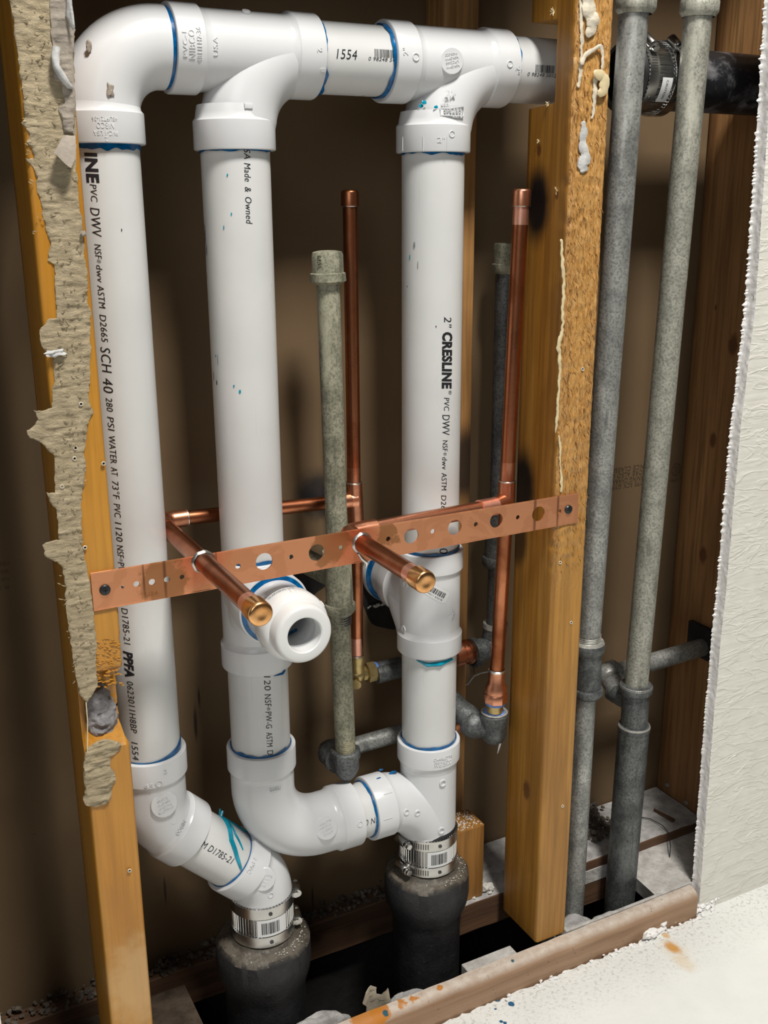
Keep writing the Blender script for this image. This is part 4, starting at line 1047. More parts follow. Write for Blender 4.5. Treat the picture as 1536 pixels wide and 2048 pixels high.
# --- lower left offset: two 45 degree elbows
c1 = Vector((P1.x, YP, ZS-.5605)); c2 = Vector((.3135, YP, c1.z-(.3135-P1.x)))
dg = (c2-c1).normalized(); Lm = (c2-c1).length
def bend45(c, d0, d1, leg0, leg1, name, hub0, hub1):
    d0, d1 = Vector(d0).normalized(), Vector(d1).normalized(); k = .020
    a = c-d0*k; b = c+d1*k; pts = [c-d0*leg0, a]
    for i in range(1, 8):
        t = i/8; pts.append(a*(1-t)**2+c*2*t*(1-t)+b*t*t)
    pts += [b, c+d1*leg1]; m = MB(); m.tube(pts, [RB]*len(pts), 64)
    if hub0: hubp(m, c-d0*(leg0+.012), -d0)
    if hub1: hubp(m, c+d1*(leg1+.012), d1)
    return m
l0 = z1bot-c1.z-.012
e1 = bend45(c1, -Z, dg, l0, .0315, 'e', True, True).build('elbow_fitting', M['pvc_fit'], DR)
e2 = bend45(c2, dg, -Z, .0325, .030, 'e', True, False)
e2.tube([c2-Z*.028, c2-Z*.08], PR+.0003, 64)
e2 = e2.build('elbow_fitting', M['pvc_fit'], DR)
pm = pipe(c1+dg*.035, c2-dg*.035)
primer((P1.x, YP, z1bot), Z, .0015, .002, seed=11, parent=p1, bias=(Vector((.95, -.3, 0)).normalized(), .007))
primer(c2-dg*.0445, -dg, .0010, .0012, seed=12, parent=pm)
Cm = c1
lettering([('M D1785-21', (404, 1689), (467, 1721), 14, dict(shear=.15))], Cm, dg, PR, pm)
def streak(pts, C, A, R, rad, par, mat='tealdrop'):
    P = []
    for (a, b) in pts: P.append(hit(a, b, C, A, R+.0001)[0])
    m = MB(); Q = [P[0]]
    for a, b in zip(P, P[1:]):
        for k in range(1, 6):
            q = a.lerp(b, k/5); A_ = Vector(A).normalized(); ax = Vector(C)+A_*((q-Vector(C)).dot(A_)); d = (q-ax).normalized(); Q.append(ax+d*(R+.0001))
    n = len(Q); rr_ = [rad*(.35+.65*math.sin(PI*(.12+.8*i/(n-1)))) for i in range(n)]
    m.tube(Q, rr_, 8); return m.build('primer_drip', M[mat], par)
streak([(445, 1622), (452, 1645), (462, 1680), (474, 1715), (482, 1738)], Cm, dg, PR, .0026, pm)
streak([(440, 1618), (465, 1640), (488, 1662), (500, 1668)], Cm, dg, PR, .0016, pm); streak([(452, 1640), (470, 1668), (486, 1700)], Cm, dg, PR, .0014, pm)
for par, (px, py) in ((e1, (328, 1609)), (e2, (526, 1758))):
    C_ = c1 if par is e1 else c2
    medallion(px, py, C_, Z, RB, .0125, par, [('CHARLOTTE', .0055, .015, .0022), ('PVC-DWV', .0018, .013, .0022), ('NSF-DWV', -.0018, .013, .0022), ('D2665', -.0055, .010, .0022)], up=Vector((.25, 0, -1)) if par is e1 else Vector((.5, 0, 1)))
emboss('45°', (P1.x, YP, z1bot-.020), Z, rotv(toeye(C1), Z, -2), RH, .012, .005, e1, .0006, around=True)
emboss('2', (P1.x, YP, z1bot-.008), Z, rotv(toeye(C1), Z, 22), RH, .003, .0045, e1, .0006, around=True)
p, nn = hit(318, 1567, C1, Z, RH); ring_mark(p, nn, .0026, .0033, e1)
p, nn = hit(352, 1640, c1, dg, RB); 
for (s, px, py, ln) in (('NIBCO', 362, 1655, .014),):
    p, nn = hit(px, py, c1+dg*.02, dg, RB); pp = c1+dg*((p-c1).dot(dg)); emboss(s, pp, dg, nn, RB+.0004, ln, .0042, e1, .0007, around=True)
p, nn = hit(347, 1642, c1, dg, RB+.0005); ring_mark(p, nn, .0022, .0029, e1)
p, nn = hit(541, 1790, c2, Z, RB); ring_mark(p, nn, .0026, .0032, e2)
pp = c2-dg*.030; p, nn = hit(505, 1730, c1, dg, RH); emboss('2 PVC', c1+dg*((p-c1).dot(dg)), dg, nn, RH, .016, .005, e2, .0006, around=True)

# --- middle: tee with a trap adapter facing the room, then 90 bend to the right
zbr = ZS-.353
m = MB(); m.tube([(P2.x, YP, z2tee_t-.02), (P2.x, YP, z2tee_b+.02)], RB, 64)
hubp(m, (P2.x, YP, z2tee_t), Z); hubp(m, (P2.x, YP, z2tee_b), -Z)
yb = YP-.052
pts = [(P2.x, yb+.02, zbr)]+[(P2.x, yb+.030+.030*(1-math.cos(a*PI/16))*.9, zbr-.034*(1-math.cos(a*PI/16))) for a in range(1, 7)]
m.tube([(P2.x, yb+.004, zbr), (P2.x, YP-.02, zbr), (P2.x, YP, zbr)], [RB, RB, RB], 64)
m.tube([(P2.x, YP-.026, zbr+.001), (P2.x, YP-.014, zbr-.010), (P2.x, YP-.004, zbr-.026), (P2.x, YP, zbr-.04)], [RB*.98, RB*.97, RB*.93, RB*.9], 64)
hubp(m, (P2.x, yb, zbr), -Yv)
t3 = m.build('tee_fitting', M['pvc_fit'], DR)
ta = MB()
ta.lathe((P2.x, yb, zbr), -Yv, [(-.014, .0285), (.0, .0285), (.0015, .0285), (.012, .0272), (.026, .0268), (.030, .0272)], 64)
ta = ta.build('trap_adapter', M['pvc_fit'], DR)
MB().lathe((P2.x, yb, zbr), -Yv, [(-.002, .0284), (-.002, .0325), (.0008, .0322), (.0018, .0290), (.0022, .0284)], 90, lambda t, h, r0: (r0, h+(.0008*noise.noise(Vector((math.cos(t)*3, math.sin(t)*3, 0))) if h > 0 else 0))).build('primer_ring', M['blue'], ta)
yn = yb-.028; nut = MB()
def nutr(t, h, r0):
    if .004 < h < .020 and r0 > .029:
        a = (t*6/(2*PI)) % 1; return r0-.0011*(0 if .12 < a else 1), h
    return r0, h
nut.lathe((P2.x, yn, zbr), -Yv, [(-.002, .0278), (0, .0300), (.002, .0312), (.014, .0316), (.020, .0308), (.0235, .0285), (.0245, .0265), (.0360, .0262), (.0385, .0250), (.0395, .0230), (.0395, .0165), (.0385, .0155), (.020, .0150), (.004, .0150)], 96, None)
for k in range(6):
    a = 2*PI*k/6+.5; q = Vector((P2.x+math.cos(a)*.0298, yn-.013, zbr+math.sin(a)*.0298)); nut.rock(q, .0030, .08, 2, (1, 2.6, 1), k)
nut = nut.build('slip_nut', M['poly'], ta)
MB().lathe((P2.x, yn-.004, zbr), -Yv, [(.024, .0151), (.0, .0150), (-.0005, .0165), (-.040, .0165)], 48).build('adapter_bore', M['pvc_fit'], ta)
MB().lathe((P2.x, yn+.034, zbr), -Yv, [(0, 0), (.0001, .0164)], 48).build('dark_interior', M['void'], ta)  # near-black disc painting the shade deep in the bore
MB().tube([(P2.x-.010, yn+.002, zbr-.0120), (P2.x-.001, yn+.002, zbr-.0152), (P2.x+.010, yn+.002, zbr-.0120)], .0013, 8).build('primer_line', M['blue'], ta)
for s, a0, hh in (('WARNING', 38, .0022), ('HAND TIGHTEN', 52, .0018)):
    nn = Vector((-.35, 0, 1)).normalized()
t_ = fit(text_bm('WARNING USE', 0, .0), .026, .0034)
wrap_around(t_, (P2.x, yn-.006, zbr), -Yv*-1, Vector((-.25, 0, 1)).normalized(), .0315, .0003).build('printed_lettering', M['greyink'], nut, False)
primer((P2.x, YP, z2tee_t), Z, .0025, .003, seed=21, parent=p2, th=.0008)
MB().tube([hit(548, 1352, C2, Z, RH)[0], hit(565, 1347, C2, Z, RH)[0], hit(570, 1340, C2, Z, RH)[0]], [.0004, .0014, .0008], 8).build('primer_drip', M['blue'], t3)
p, nn = hit(487, 1243, C2, Z, RB); MB().rock(p, .003, .2, 2, (1, .6, 1.6), 2).build('mould_mark', M['pvc_fit'], t3)

# 90 bend
xj = Xp(734, 1622, .051); zh = at(715, 1622, YP).z; RL = P2.x+.078
m = MB(); Rb = .062
pts = [(P2.x, YP, z2elb-.015)]+[(P2.x, YP, (z2elb-.015+zh+Rb)/2)]+arc((P2.x+Rb, YP, zh+Rb), PI, PI*1.5, Rb, X, Z, 18)+[(xj-.02, YP, zh)]
m.tube(pts, [RB]*len(pts), 64); hubp(m, (P2.x, YP, z2elb), Z); hubp(m, (xj, YP, zh), X)
lb_ = m.build('elbow_fitting', M['pvc_fit'], DR)
pj = pipe((xj-.012, YP, zh), (xj+.03, YP, zh)); xk = Xp(760, 1612, .051)
primer((P2.x, YP, z2elb), Z, .0018, .003, seed=22, parent=p2b, th=.0009); 
primer((xk, YP, zh), -X, .0014, .0016, seed=23, parent=pj, th=.0009)
Ch = (0, YP, zh)
lettering([('0 NS', (731, 1646), (757, 1638), 13, dict(shear=.2))], Ch, X, PR, pj)
medallion(652, 1656, Ch, X, RB, .0120, lb_, [('CHARLOTTE', .0055, .015, .0022), ('NSF-DWV', .0018, .013, .0022), ('1/4 BEND', -.0018, .013, .0022), ('D2665', -.0055, .010, .0022)], up=Vector((-.2, 0, 1)))
p, nn = hit(622, 1627, Ch, X, RB); MB().rock(p, .0040, .15, 3, (.45, .12, 1.15), 5).build('primer_drop', M['blue'], lb_)
p, nn = hit(546, 1545, C2, Z, RB); ring_mark(p, nn, .0022, .0029, lb_); p, nn = hit(720, 1648, Ch, X, RH); ring_mark(p, nn, .0026, .0033, lb_)
emboss('NIBCO', (P2.x, YP, at(545, 1578, YP-.03).z), -Z, rotv(toeye(C2), Z, 22), RB+.0005, .012, .004, lb_, .0006, around=True)
emboss('2', (P2.x, YP, z2elb-.020), Z, rotv(toeye(C2), Z, 22), RH-.0005, .004, .005, lb_, .0006, around=True)

# --- right: tee through the wall, then wye at the bottom
m = MB(); m.tube([(P3.x, YP, z3tee_t-.02), (P3.x, YP, z3tee_b+.02)], RB, 64)
hubp(m, (P3.x, YP, z3tee_t), Z, .022); hubp(m, (P3.x, YP, z3tee_b), -Z, .022)
_b = atx(806, 1158, P3.x); zq = _b.z; LQ = _b.y-YP
m.tube([(P3.x, YP+LQ-.012, zq), (P3.x, YP+.036, zq-.001), (P3.x, YP+.026, zq-.012), (P3.x, YP+.012, zq-.032), (P3.x, YP+.003, zq-.06)], [RB, RB, RB, RB*.97, RB*.9], 64)
m.tube([(P3.x, YP+LQ-.01, zq), (P3.x, YP+.03, zq), (P3.x, YP, zq)], [RB, RB, RB*.9], 64)
t4 = m.build('tee_fitting', M['pvc_fit'], DR)
m = MB(); hubp(m, (P3.x, YP+LQ, zq), Yv, .020); m.tube([(P3.x, YP+LQ-.005, zq), (P3.x, .235, zq)], PR, 56); hubp(m, (P3.x, YP+LQ+.023, zq), -Yv, .022); hb = m.build('branch_socket', M['pvc_fit'], t4)
MB().lathe((P3.x, YP+LQ+.023, zq), -Yv, [(-.004, PR), (-.0003, RH-.0004), (.0006, RH-.0010), (.0022, PR+.0008), (.003, PR)], 60).build('primer_ring', M['blue'], hb)
primer((P3.x, YP, z3tee_t), Z, .0022, .002, seed=31, parent=p3, th=.0011)
dabm = MB().tube([hit(832, 1322, C3, Z, PR+.0015)[0]+Z*.001, hit(855, 1330, C3, Z, PR+.0012)[0], hit(880, 1328, C3, Z, PR+.0012)[0], hit(905, 1318, C3, Z, PR+.0012)[0]], [.0004, .0022, .0026, .0012], 8).build('primer_drip', M['tealdrop'], p3b)
for (px, py) in ((811, 1169), (807, 1258)):
    p, nn = hit(px, py, C3, Z, RB); ring_mark(p, nn, .0030, .0038, t4)
p, nn = hit(904, 1230, C3, Z, RB); q = MB(); q.lathe(p-nn*.0006, nn, [(0, .0065), (.0006, .006), (.0014, .0022), (.0022, .002), (.0022, 0)], 4); q.build('mould_mark', M['pvc_fit'], t4, False)
p, nn = hit(904, 1229, C3, Z, RB); ring_mark(p, nn, .0012, .0018, t4, .0026)
def wallhole(px, py, rx, rz, par, sd):
    c = at(px, py, .1735); pts = []
    for i in range(40):
        a = 2*PI*i/40; k = 1+.22*noise.noise(Vector((math.cos(a)*1.5, math.sin(a)*1.5, sd))); pts.append((math.cos(a)*rx*k, math.sin(a)*rz*k))
    bm_ = flat_mesh([pts], .0006); m_ = MB(); m_.bm.free(); m_.bm = bm_
    return m_.build('opening_shade', M['void'], par, False, xf=Matrix.Translation(c) @ Matrix.Rotation(PI/2, 4, 'X'))  # flat near-black patch, painted shade in place of a cut hole
wallhole(778, 1172, .036, .048, t4, 3)
_t = MB()
for i in range(14):
    q = at(738+i*2.2+random.uniform(-3, 3), 1214-i*.4+random.uniform(-2, 2), .170); _t.rock(q, random.uniform(.001, .0022), .5, 1, (1, 1, 1), i)
tag(_t.build('board_fray', M['crumb'], t4), kind='stuff')
# sticker with bars
p, nn = hit(873, 1187, C3, Z, RB); ang = math.radians(-32)
def rot2(bm, a):
    for v in bm.verts: x, y = v.co.x, v.co.y; v.co.x = x*math.cos(a)-y*math.sin(a); v.co.y = x*math.sin(a)+y*math.cos(a)
    return bm
lab = [(-.014, -.0045), (-.012, -.0065), (.012, -.0065), (.014, -.0045), (.014, .0045), (.012, .0065), (-.012, .0065), (-.014, .0045)]
wrap_around(rot2(flat_mesh([lab]), ang), (P3.x, YP, p.z), Z, nn, RB, .0002).build('sticker', M['label'], t4, False)
b1 = barcode(.020, .0055, 16, 4)
for v in b1.verts: v.co.y += .0015
wrap_around(rot2(b1, ang), (P3.x, YP, p.z), Z, nn, RB, .0004).build('barcode', M['ink'], t4, False)
b1 = fit(text_bm('10011 63218'), .018, .0016)
for v in b1.verts: v.co.y -= .0035
wrap_around(rot2(b1, ang), (P3.x, YP, p.z), Z, nn, RB, .0004).build('printed_lettering', M['ink'], t4, False)

m = MB(); zc_ = zh
m.tube([(P3.x, YP, z3wye-.02), (P3.x, YP, ZS-.735)], RB-.0008, 64); hubp(m, (P3.x, YP, z3wye), Z, .024)
_rw = .058; _cw = Vector((P3.x-_rw, YP, zh-_rw)); _pw = [(xk+.02, YP, zh)]+arc(_cw, PI/2, 0.05, _rw, X, Z, 16); m.tube(_pw, [RB]*12+[RB*(1-.012*i) for i in range(6)], 64)
hubp(m, (xk, YP, zh), -X)
wy = m.build('tee_fitting', M['pvc_fit'], DR)
primer((P3.x, YP, z3wye), Z, .0022, .002, seed=33, parent=p3b, th=.0010)
for s, dz, hh in (('CHARLOTTE', -.0085, .0036), ('PIPE PVC DWV', -.0130, .0026), ('PVC-DWV', -.0165, .0026)):
    emboss(s, (P3.x, YP, z3wye+dz), Z, rotv(toeye(C3), Z, 28), RH, .022 if dz > -.01 else .020, hh, wy, .0006, around=True)
for (px, py) in ((886, 1566), (883, 1661)):
    p, nn = hit(px, py, C3, Z, RB); ring_mark(p, nn, .0030, .0042, wy, .0009)
for (px, py) in ((813, 1624), (835, 1626)):
    p, nn = hit(px, py, Ch, X, RB); ring_mark(p, nn, .0024, .0036, wy, .0009)
for (px, py, r_) in ((757, 1557, .0024), (786, 1546, .0040), (762, 1540, .0022)):
    p, nn = hit(px, py, Ch, X, RH if px < 782 else RB); MB().rock(p, r_, .2, 3, (1.2, .25, .6), px).build('primer_drop', M['blue'], wy)
for (px, py, l) in ((776, 1587, .010), (776, 1637, .010)):
    p, nn = hit(px, py, Ch, X, RH); MB().box(p-Vector((l/2, .0006, .0003)), p+Vector((l/2, .0006, .0003))).build('mould_mark', M['pvc_fit'], wy, False)

# ---------------------------------------------------------------- shielded couplings
def coupling(label, o, axis, L, r, screw_dir, ref, bands=2, name='shielded_coupling', lbl=True, inner=PR):
    """steel banded rubber coupling from o along axis"""
    o = Vector(o); A = Vector(axis).normalized(); T = thing(name, label, 'pipe coupling', o)
    MB().lathe(o, A, [(-.0025, inner), (-.0025, r-.0012), (.0, r-.0004), (L, r-.0004), (L+.003, r-.0012), (L+.003, inner)], 72).build('rubber_sleeve', M['black_rubber'], T)
    a, x, y = frame(A); R0 = Vector(ref)
    def shf(t, h, r0): return r0+(.00055 if math.sin(t*58) > 0 else -.0003), h
    MB().lathe(o, A, [(.0015, r-.0003), (.0015, r), (L-.0015, r), (L-.0015, r-.0003)], 360, shf).build('corrugated_shield', M['shield'], T)
    bw = L*.24
    zs_ = [.0022, L-.0022-bw]
    for k, h in enumerate(zs_):
        MB().lathe(o+A*h, A, [(0, r+.0004), (0, r+.0016), (bw, r+.0016), (bw, r+.0004)], 96).build('clamp_band', M['steel'], T)
        S = Vector(screw_dir).normalized(); tg = A.cross(S); c = o+A*(h+bw/2)+S*(r+.0045)
        m = MB(); m.lathe(c-tg*.008, tg, [(0, 0), (0, .0042), (.001, .0046), (.0145, .0046), (.0155, .004), (.0155, 0)], 20)
        m.tube([c-tg*.010+S*-.002, c+tg*.010+S*-.002], .0032, 12); hs = m.build('screw_housing', M['steel'], T)
        m = MB(); m.lathe(c+tg*.0085, tg, [(0, .0030), (.002, .0044), (.0025, .0044), (.0026, .0036), (.006, .0036), (.0066, .003), (.0066, 0)], 6 if False else 12); m.build('hex_screw', M['steel'], hs)
        sl = []
        for q in range(9): sl.append((q*.0026-.0005, -bw*.28, q*.0026+.0006, bw*.28))
        bmr = rects_bm([(u0+.010, v0, u1+.010, v1) for (u0, v0, u1, v1) in sl]); rot2(bmr, 0)
        wrap_around(bmr, o+A*(h+bw/2), A, S, r+.0016, .0002).build('band_slots', M['steel_dark'], T, False)
        n0 = R0
        q = o+A*(h+bw/2)+n0*(r+.0016); MB().lathe(q, n0, [(-.001, .0022), (.0007, .0020), (.0010, .0012), (.0004, .0009), (.0004, 0)], 16).build('rivet', M['steel_dark'], T)
    hm = (zs_[0]+bw+zs_[1])/2; H = (zs_[1]-zs_[0]-bw)
    if lbl:
        st = rects_bm([(-.014, -H*.46, .018, H*.46)]); wrap_around(st, o+A*hm, A, R0, r+.0012, .0001).build('label', M['label'], T, False)
        bc = barcode(.019, H*.62, 20, 9); wrap_around(bc, o+A*hm, A, R0, r+.0013, .0003).build('barcode', M['ink'], T, False)
    else:
        st = rects_bm([(-.020, -H*.3, .004, H*.3)]); wrap_around(st, o+A*hm, A, R0, r+.0012, .0001).build('label', M['label'], T, False)
        wrap_around(fit(text_bm('CAUTION'), .018, .003), o+A*hm, A, rotv(R0, A, -14), r+.0013, .0003).build('printed_lettering', M['ink'], T, False)
    wv = [(q*.0016-.034, -H*.48, q*.0016-.0340+.0006, H*.48) for q in range(13)]
    wrap_around(rects_bm(wv), o+A*hm, A, R0, r+.0007, .0001).build('shield_ribs', M['steel_dark'], T, False)
    return T
zc1 = at(528, 1818, YP-.033).z
e_ = toeye((.3135, YP, 0))
coupling('steel banded coupling with barcode joining the lower-left white bend to the left black hub', (.3135, YP, zc1-.050), Z, .050, .0318, rotv(e_, Z, 96), rotv(e_, Z, 14))
zc2 = at(848, 1690, YP-.033).z
e3 = toeye(C3)
coupling('steel banded coupling with barcode joining the right white pipe to the right black hub', (P3.x, YP, zc2-.049), Z, .049, .0318, rotv(e3, Z, -52), rotv(e3, Z, 24))
# hubs
def hub(label, x, ztop, r, rl):
    T = thing('cast_iron_hub', label, 'drain hub', (x, YP, -.2))
    prof = [(0, .030), (.0, .0335), (-.003, .036), (-.004, r-.010), (-.006, r-.004), (-.011, r), (-.034, r+.0005), (-.045, r-.001), (-.060, rl+.0015), (-.070, rl), (-.33, rl-.001), (-.34, 0)]
    def rf(t, h, r0): return r0+.0005*noise.fractal(Vector((math.cos(t)*2, math.sin(t)*2, h*40)), .8, 2, 4), h+(.0012*noise.noise(Vector((math.cos(t)*3, math.sin(t)*3, r0*100))) if h > -.01 else 0)
    MB().lathe((x, YP, ztop), Z, prof, 110, rf).build('hub_body', M['iron'], T)
    m = MB(); r_ = random.Random(int(x*1000))
    for i in range(100):
        a = r_.uniform(-1.6, 1.2); q = r_.uniform(.0345, r-.004); m.rock((x+math.cos(a)*q, YP+math.sin(a)*q, ztop-.0035), r_.uniform(.0003, .0009), .5, 1, (1, 1, .7), i)
    tag(m.build('grit', M['crumb'], T), kind='stuff')
    return T
hub('left black cast iron hub with rusty grit on its shoulder', .3130, zc1-.050, .0495, .0425)
hub('right black cast iron hub beside the wood block, flaking on top', P3.x-.001, zc2-.049, .0475, .0385)
# vent pipe on the right
xc = at(1262, 165, YP).x
coupling('steel banded coupling behind the galvanised pipes joining white pipe to black vent pipe', (at(1248, 165, YP).x, YP, ZT), X, .050, .0345, Vector((0, -.62, .80)).normalized(), Vector((0, -.80, -.60)).normalized(), lbl=False)
vp = MB().tube([(at(1248, 165, YP).x+.030, YP, ZT), (1.0, YP, ZT-.001), (1.35, YP, ZT)], .0300, 64)
def ro_(v): return v
vp = vp.build('vent_pipe', M['abs'], None); tag(vp, 'black scuffed horizontal vent pipe behind the two grey pipes at top right', 'vent pipe')
MB().lathe((1.02, YP, ZT-.02), -Z, [(0, .022), (.03, .022), (.032, .018), (.032, 0)], 32).build('clean_out', M['abs'], vp)

# ---------------------------------------------------------------- galvanised pipework
def gpipe(a, b, r, name, mat, parent, threads=None):
    a, b = Vector(a), Vector(b); return MB().tube([a.lerp(b, i/6) for i in range(7)], r, 40).build(name, M[mat], parent)
def collar(m, c, A, r, L=.010, t=.0030): m.lathe(Vector(c), A, [(-L/2-.003, r-.0004), (-L/2, r+t*.7), (-L/2+.0015, r+t), (L/2-.0015, r+t), (L/2, r+t*.7), (L/2+.001, r-.002)], 48)
def threads(m, a, b, r, n=6):
    a, b = Vector(a), Vector(b); L = (b-a).length; pr = []
    for i in range(n): pr += [(L*i/n, r-.0004), (L*(i+.5)/n, r+.0005)]
    m.lathe(a, b-a, pr, 40)
# left capped riser
YG = .095; gx = at(655, 510, YG).x; rG = 22.6/scl(at(664, 800, YG))
GL = thing('galvanised_riser', 'capped old galvanised pipe between the middle and right white pipes', 'water pipe', at(690, 1520, YG))
top = at(656, 560, YG); bot = at(691, 1500, YG); mid = at(675, 1110, YG); mid2 = at(679, 1225, YG)
gpipe(top, mid, rG, 'pipe', 'galv_old', GL); gpipe(mid2-Z*.0, bot, rG, 'pipe', 'galv_old', GL)
ax = (top-bot).normalized(); ct = at(653, 519, YG); k_ = (ct-top).length
m = MB(); m.lathe(top-ax*.004, ax, [(0, rG), (.001, rG+.0028), (.003, rG+.0058), (.010, rG+.0058), (.0108, rG+.0040), (.0265, rG+.0036), (.0290, rG+.0026), (.0302, rG*.7), (.0306, 0)], 44, lambda t, h, r0: (r0+.0005*noise.noise(Vector((math.cos(t)*4, math.sin(t)*4, h*300))), h))
cp_ = m.build('cap', M['galv_old'], GL)
emboss('MAL', top+ax*.017, -ax, rotv(toeye(top), Z, -28), rG+.0038, .011, .0038, cp_, .0008, mat='galv_old')
m = MB(); a2, b2 = at(675, 1113, YG), at(680, 1213, YG)
m.tube([a2, b2], rG+.0030, 48); collar(m, a2+ax*.002, ax, rG+.002, .009); collar(m, b2, ax, rG+.0022, .008)
m.tube([(a2+b2)/2+ax*.004, (a2+b2)/2+ax*.004+Vector((-.004, .03, 0)), (a2+b2)/2+ax*.004+Vector((-.016, .12, 0))], [rG+.002, rG+.002, rG+.002], 32)
m.build('tee', M['galv_old'], GL)
wallhole(612, 1150, .026, .026, GL, 7)
m = MB(); threads(m, b2-ax*.004, b2-ax*.019, rG, 6); m.build('thread', M['galv_dark'], GL)
m = MB(); threads(m, bot+ax*.016, bot+ax*.0, rG-.0004, 7); m.build('thread', M['brass'], GL)
m = MB(); cE = bot-ax*.018                     # bottom elbow turning back then right
m.lathe(bot+ax*.001, -ax, [(0, rG-.002), (0, rG+.0035), (.001, rG+.0048), (.008, rG+.0050), (.010, rG+.0036), (.022, rG+.0030), (.030, rG-.0005), (.035, rG*.55), (.0365, 0)], 44)
m.tube([cE, cE+Vector((0, .018, 0)), cE+Vector((-.002, .031, .0))], [rG+.0026]*3, 36)
m.lathe(cE+Vector((0, .014, 0)), Yv, [(0, rG), (.0005, rG+.0062), (.006, rG+.0064), (.008, rG+.003)], 40)
m.rock(cE+Vector((-.002, .031, 0)), rG+.0045, .05, 3); eb = m.build('elbow', M['galv_dark'], GL)
hx = cE+Vector((0, .031, 0)); rH = 0.0115
he = Vector((.5905, hx.y, hx.z+.004)); hr = gpipe(hx, he, rG-.0012, 'horizontal_pipe', 'galv', GL)

# capped riser behind the centre stud
YR = .130; rR = rG
GR = thing('galvanised_riser', 'dark capped galvanised pipe half hidden behind the right copper riser', 'water pipe', at(985, 1290, YR))
tr = at(1012, 540, YR); br = at(991, 1285, YR); axr = (tr-br).normalized()
gpipe(tr, br, rR, 'pipe', 'galv_dark', GR)
MB().lathe(tr-axr*.004, axr, [(0, rR), (.001, rR+.0025), (.003, rR+.0040), (.010, rR+.0040), (.0108, rR+.0028), (.0285, rR+.0026), (.0310, rR+.0018), (.0318, 0)], 44).build('cap', M['galv_old'], GR)
m = MB(); q0, q1 = at(997, 1012, YR), at(992, 1120, YR); m.tube([q0, q1], rR+.0025, 40); collar(m, q0, axr, rR+.002); collar(m, q1, axr, rR+.002); m.build('tee', M['galv_dark'], GR)
m = MB(); q1 = at(991, 1245, YR); m.lathe(q1, -axr, [(0, rR), (0, rR+.0035), (.005, rR+.0042), (.008, rR+.002)], 40); m.build('worn_collar', M['rim'], GR)
cE2 = at(985, 1288, YR); m = MB()
m.tube([q1-axr*.005, cE2, cE2+Vector((-.012, 0, -.004)), cE2+Vector((-.030, -.004, -.005))], [rR+.003]*4, 36); m.rock(cE2, rR+.004, .05, 3)
m.lathe(cE2+Vector((-.024, -.003, -.004)), -X, [(0, rR), (0, rR+.0062), (.006, rR+.0062), (.0075, rR+.003)], 40); m.build('elbow', M['galv_dark'], GR)
cx_ = at(930, 1305, YR-.01)
m = MB(); m.lathe(cx_+X*.010, -X, [(0, rR-.001), (0, rR+.0005), (.004, rR+.0035), (.008, rR+.0035), (.010, rR+.0008), (.013, rR+.0006), (.016, rR+.003), (.026, rR+.003), (.03, rR-.002)], 40); m.build('copper_union', M['copper'], GR)
gpipe(cx_-X*.015, Vector((Xp(752, 1335, YR-.01), cx_.y, cx_.z-.002)), rR-.001, 'horizontal_pipe', 'galv_dark', GR)

# elbow below the right copper riser
cR = at(988, 1448, .060); m = MB()
ER = thing('galvanised_elbow', 'dark galvanised elbow with blue-taped brass nipple under the right copper riser', 'pipe elbow', at(988, 1480, .06))
m.lathe(cR+Z*.014, -Z, [(0, .0095), (0, .0140), (.0015, .0152), (.010, .0152), (.012, .0142), (.026, .0140), (.033, .0110), (.037, .006), (.038, 0)], 44)
m.tube([cR-Z*.006, cR+Vector((-.010, .014, -.004)), cR+Vector((-.022, .034, .006)), cR+Vector((-.024, .055, .012))], [.0130, .0135, .0130, .0120], 32)
m.rock(cR+Vector((-.016, .016, -.004)), .0150, .08, 3); eo = m.build('elbow_body', M['galv_dark'], ER)
MB().lathe(cR+Z*.0142, Z, [(0, .0140), (.0012, .0148), (.0016, .0142), (.0012, .010)], 44).build('worn_rim', M['rim'], ER)
hx2 = cR+Vector((-.024, .055, .012)); m = MB(); m.tube([hx2, hx2+Vector((-.02, .004, -.004))], .0125, 30); m.lathe(hx2+Vector((.002, 0, 0)), -X, [(0, .010), (0, .0155), (.008, .0155), (.010, .012)], 36)
m.lathe(hx2+Vector((-.024, 0, -.005)), -X, [(0, .010), (0, .0135), (.012, .0135), (.014, .01)], 36); m.build('side_outlet', M['galv'], ER)
MB().lathe(Vector((at(918, 1440, .11).x, .11, at(918, 1440, .11).z)), X, [(-.012, .010), (-.012, .0135), (.0, .0150), (.003, .0135), (.0035, .010)], 36).build('copper_union', M['copper'], ER)

# two long pipes in the right bay
def long_pipe(label, pts, r, tee, ring_top, mat, Y):
    T = thing('galvanised_pipe', label, 'water pipe', at(*pts[-1], Y))
    P = [at(a, b, Y) for a, b in pts]; ax = (P[0]-P[-1]).normalized()
    return T, P, ax
YA = .060; rA = 29.5/scl(at(1266, 100, 0.0313))
GA, PA, axA = long_pipe('left of the two long grey galvanised pipes right of the centre stud', [(1279, -70), (1174, 1296), (1146, 1860)], 0, None, None, None, YA)
def between(P, f): return P[0].lerp(P[1], f)
a_t, a_b = at(1268.5, 8, 0.0305), at(1175, 1288, 0.0466)
gpipe(a_t, a_b, rA, 'pipe', 'galv', GA)
m = MB(); axa = (a_t-a_b).normalized(); c_ = at(1272, 5, 0.0301)
m.tube([c_+axa*.06, c_-axa*.002], rA+.0030, 44); collar(m, c_-axa*.002, axa, rA+.0022, .010); m.build('coupling', M['galv_light'], GA)
ra2 = 21.5/scl(at(1160, 1600, 0.0506)); a2_, b2_ = at(1175, 1292, 0.0467), at(1173, 1380, 0.0478)
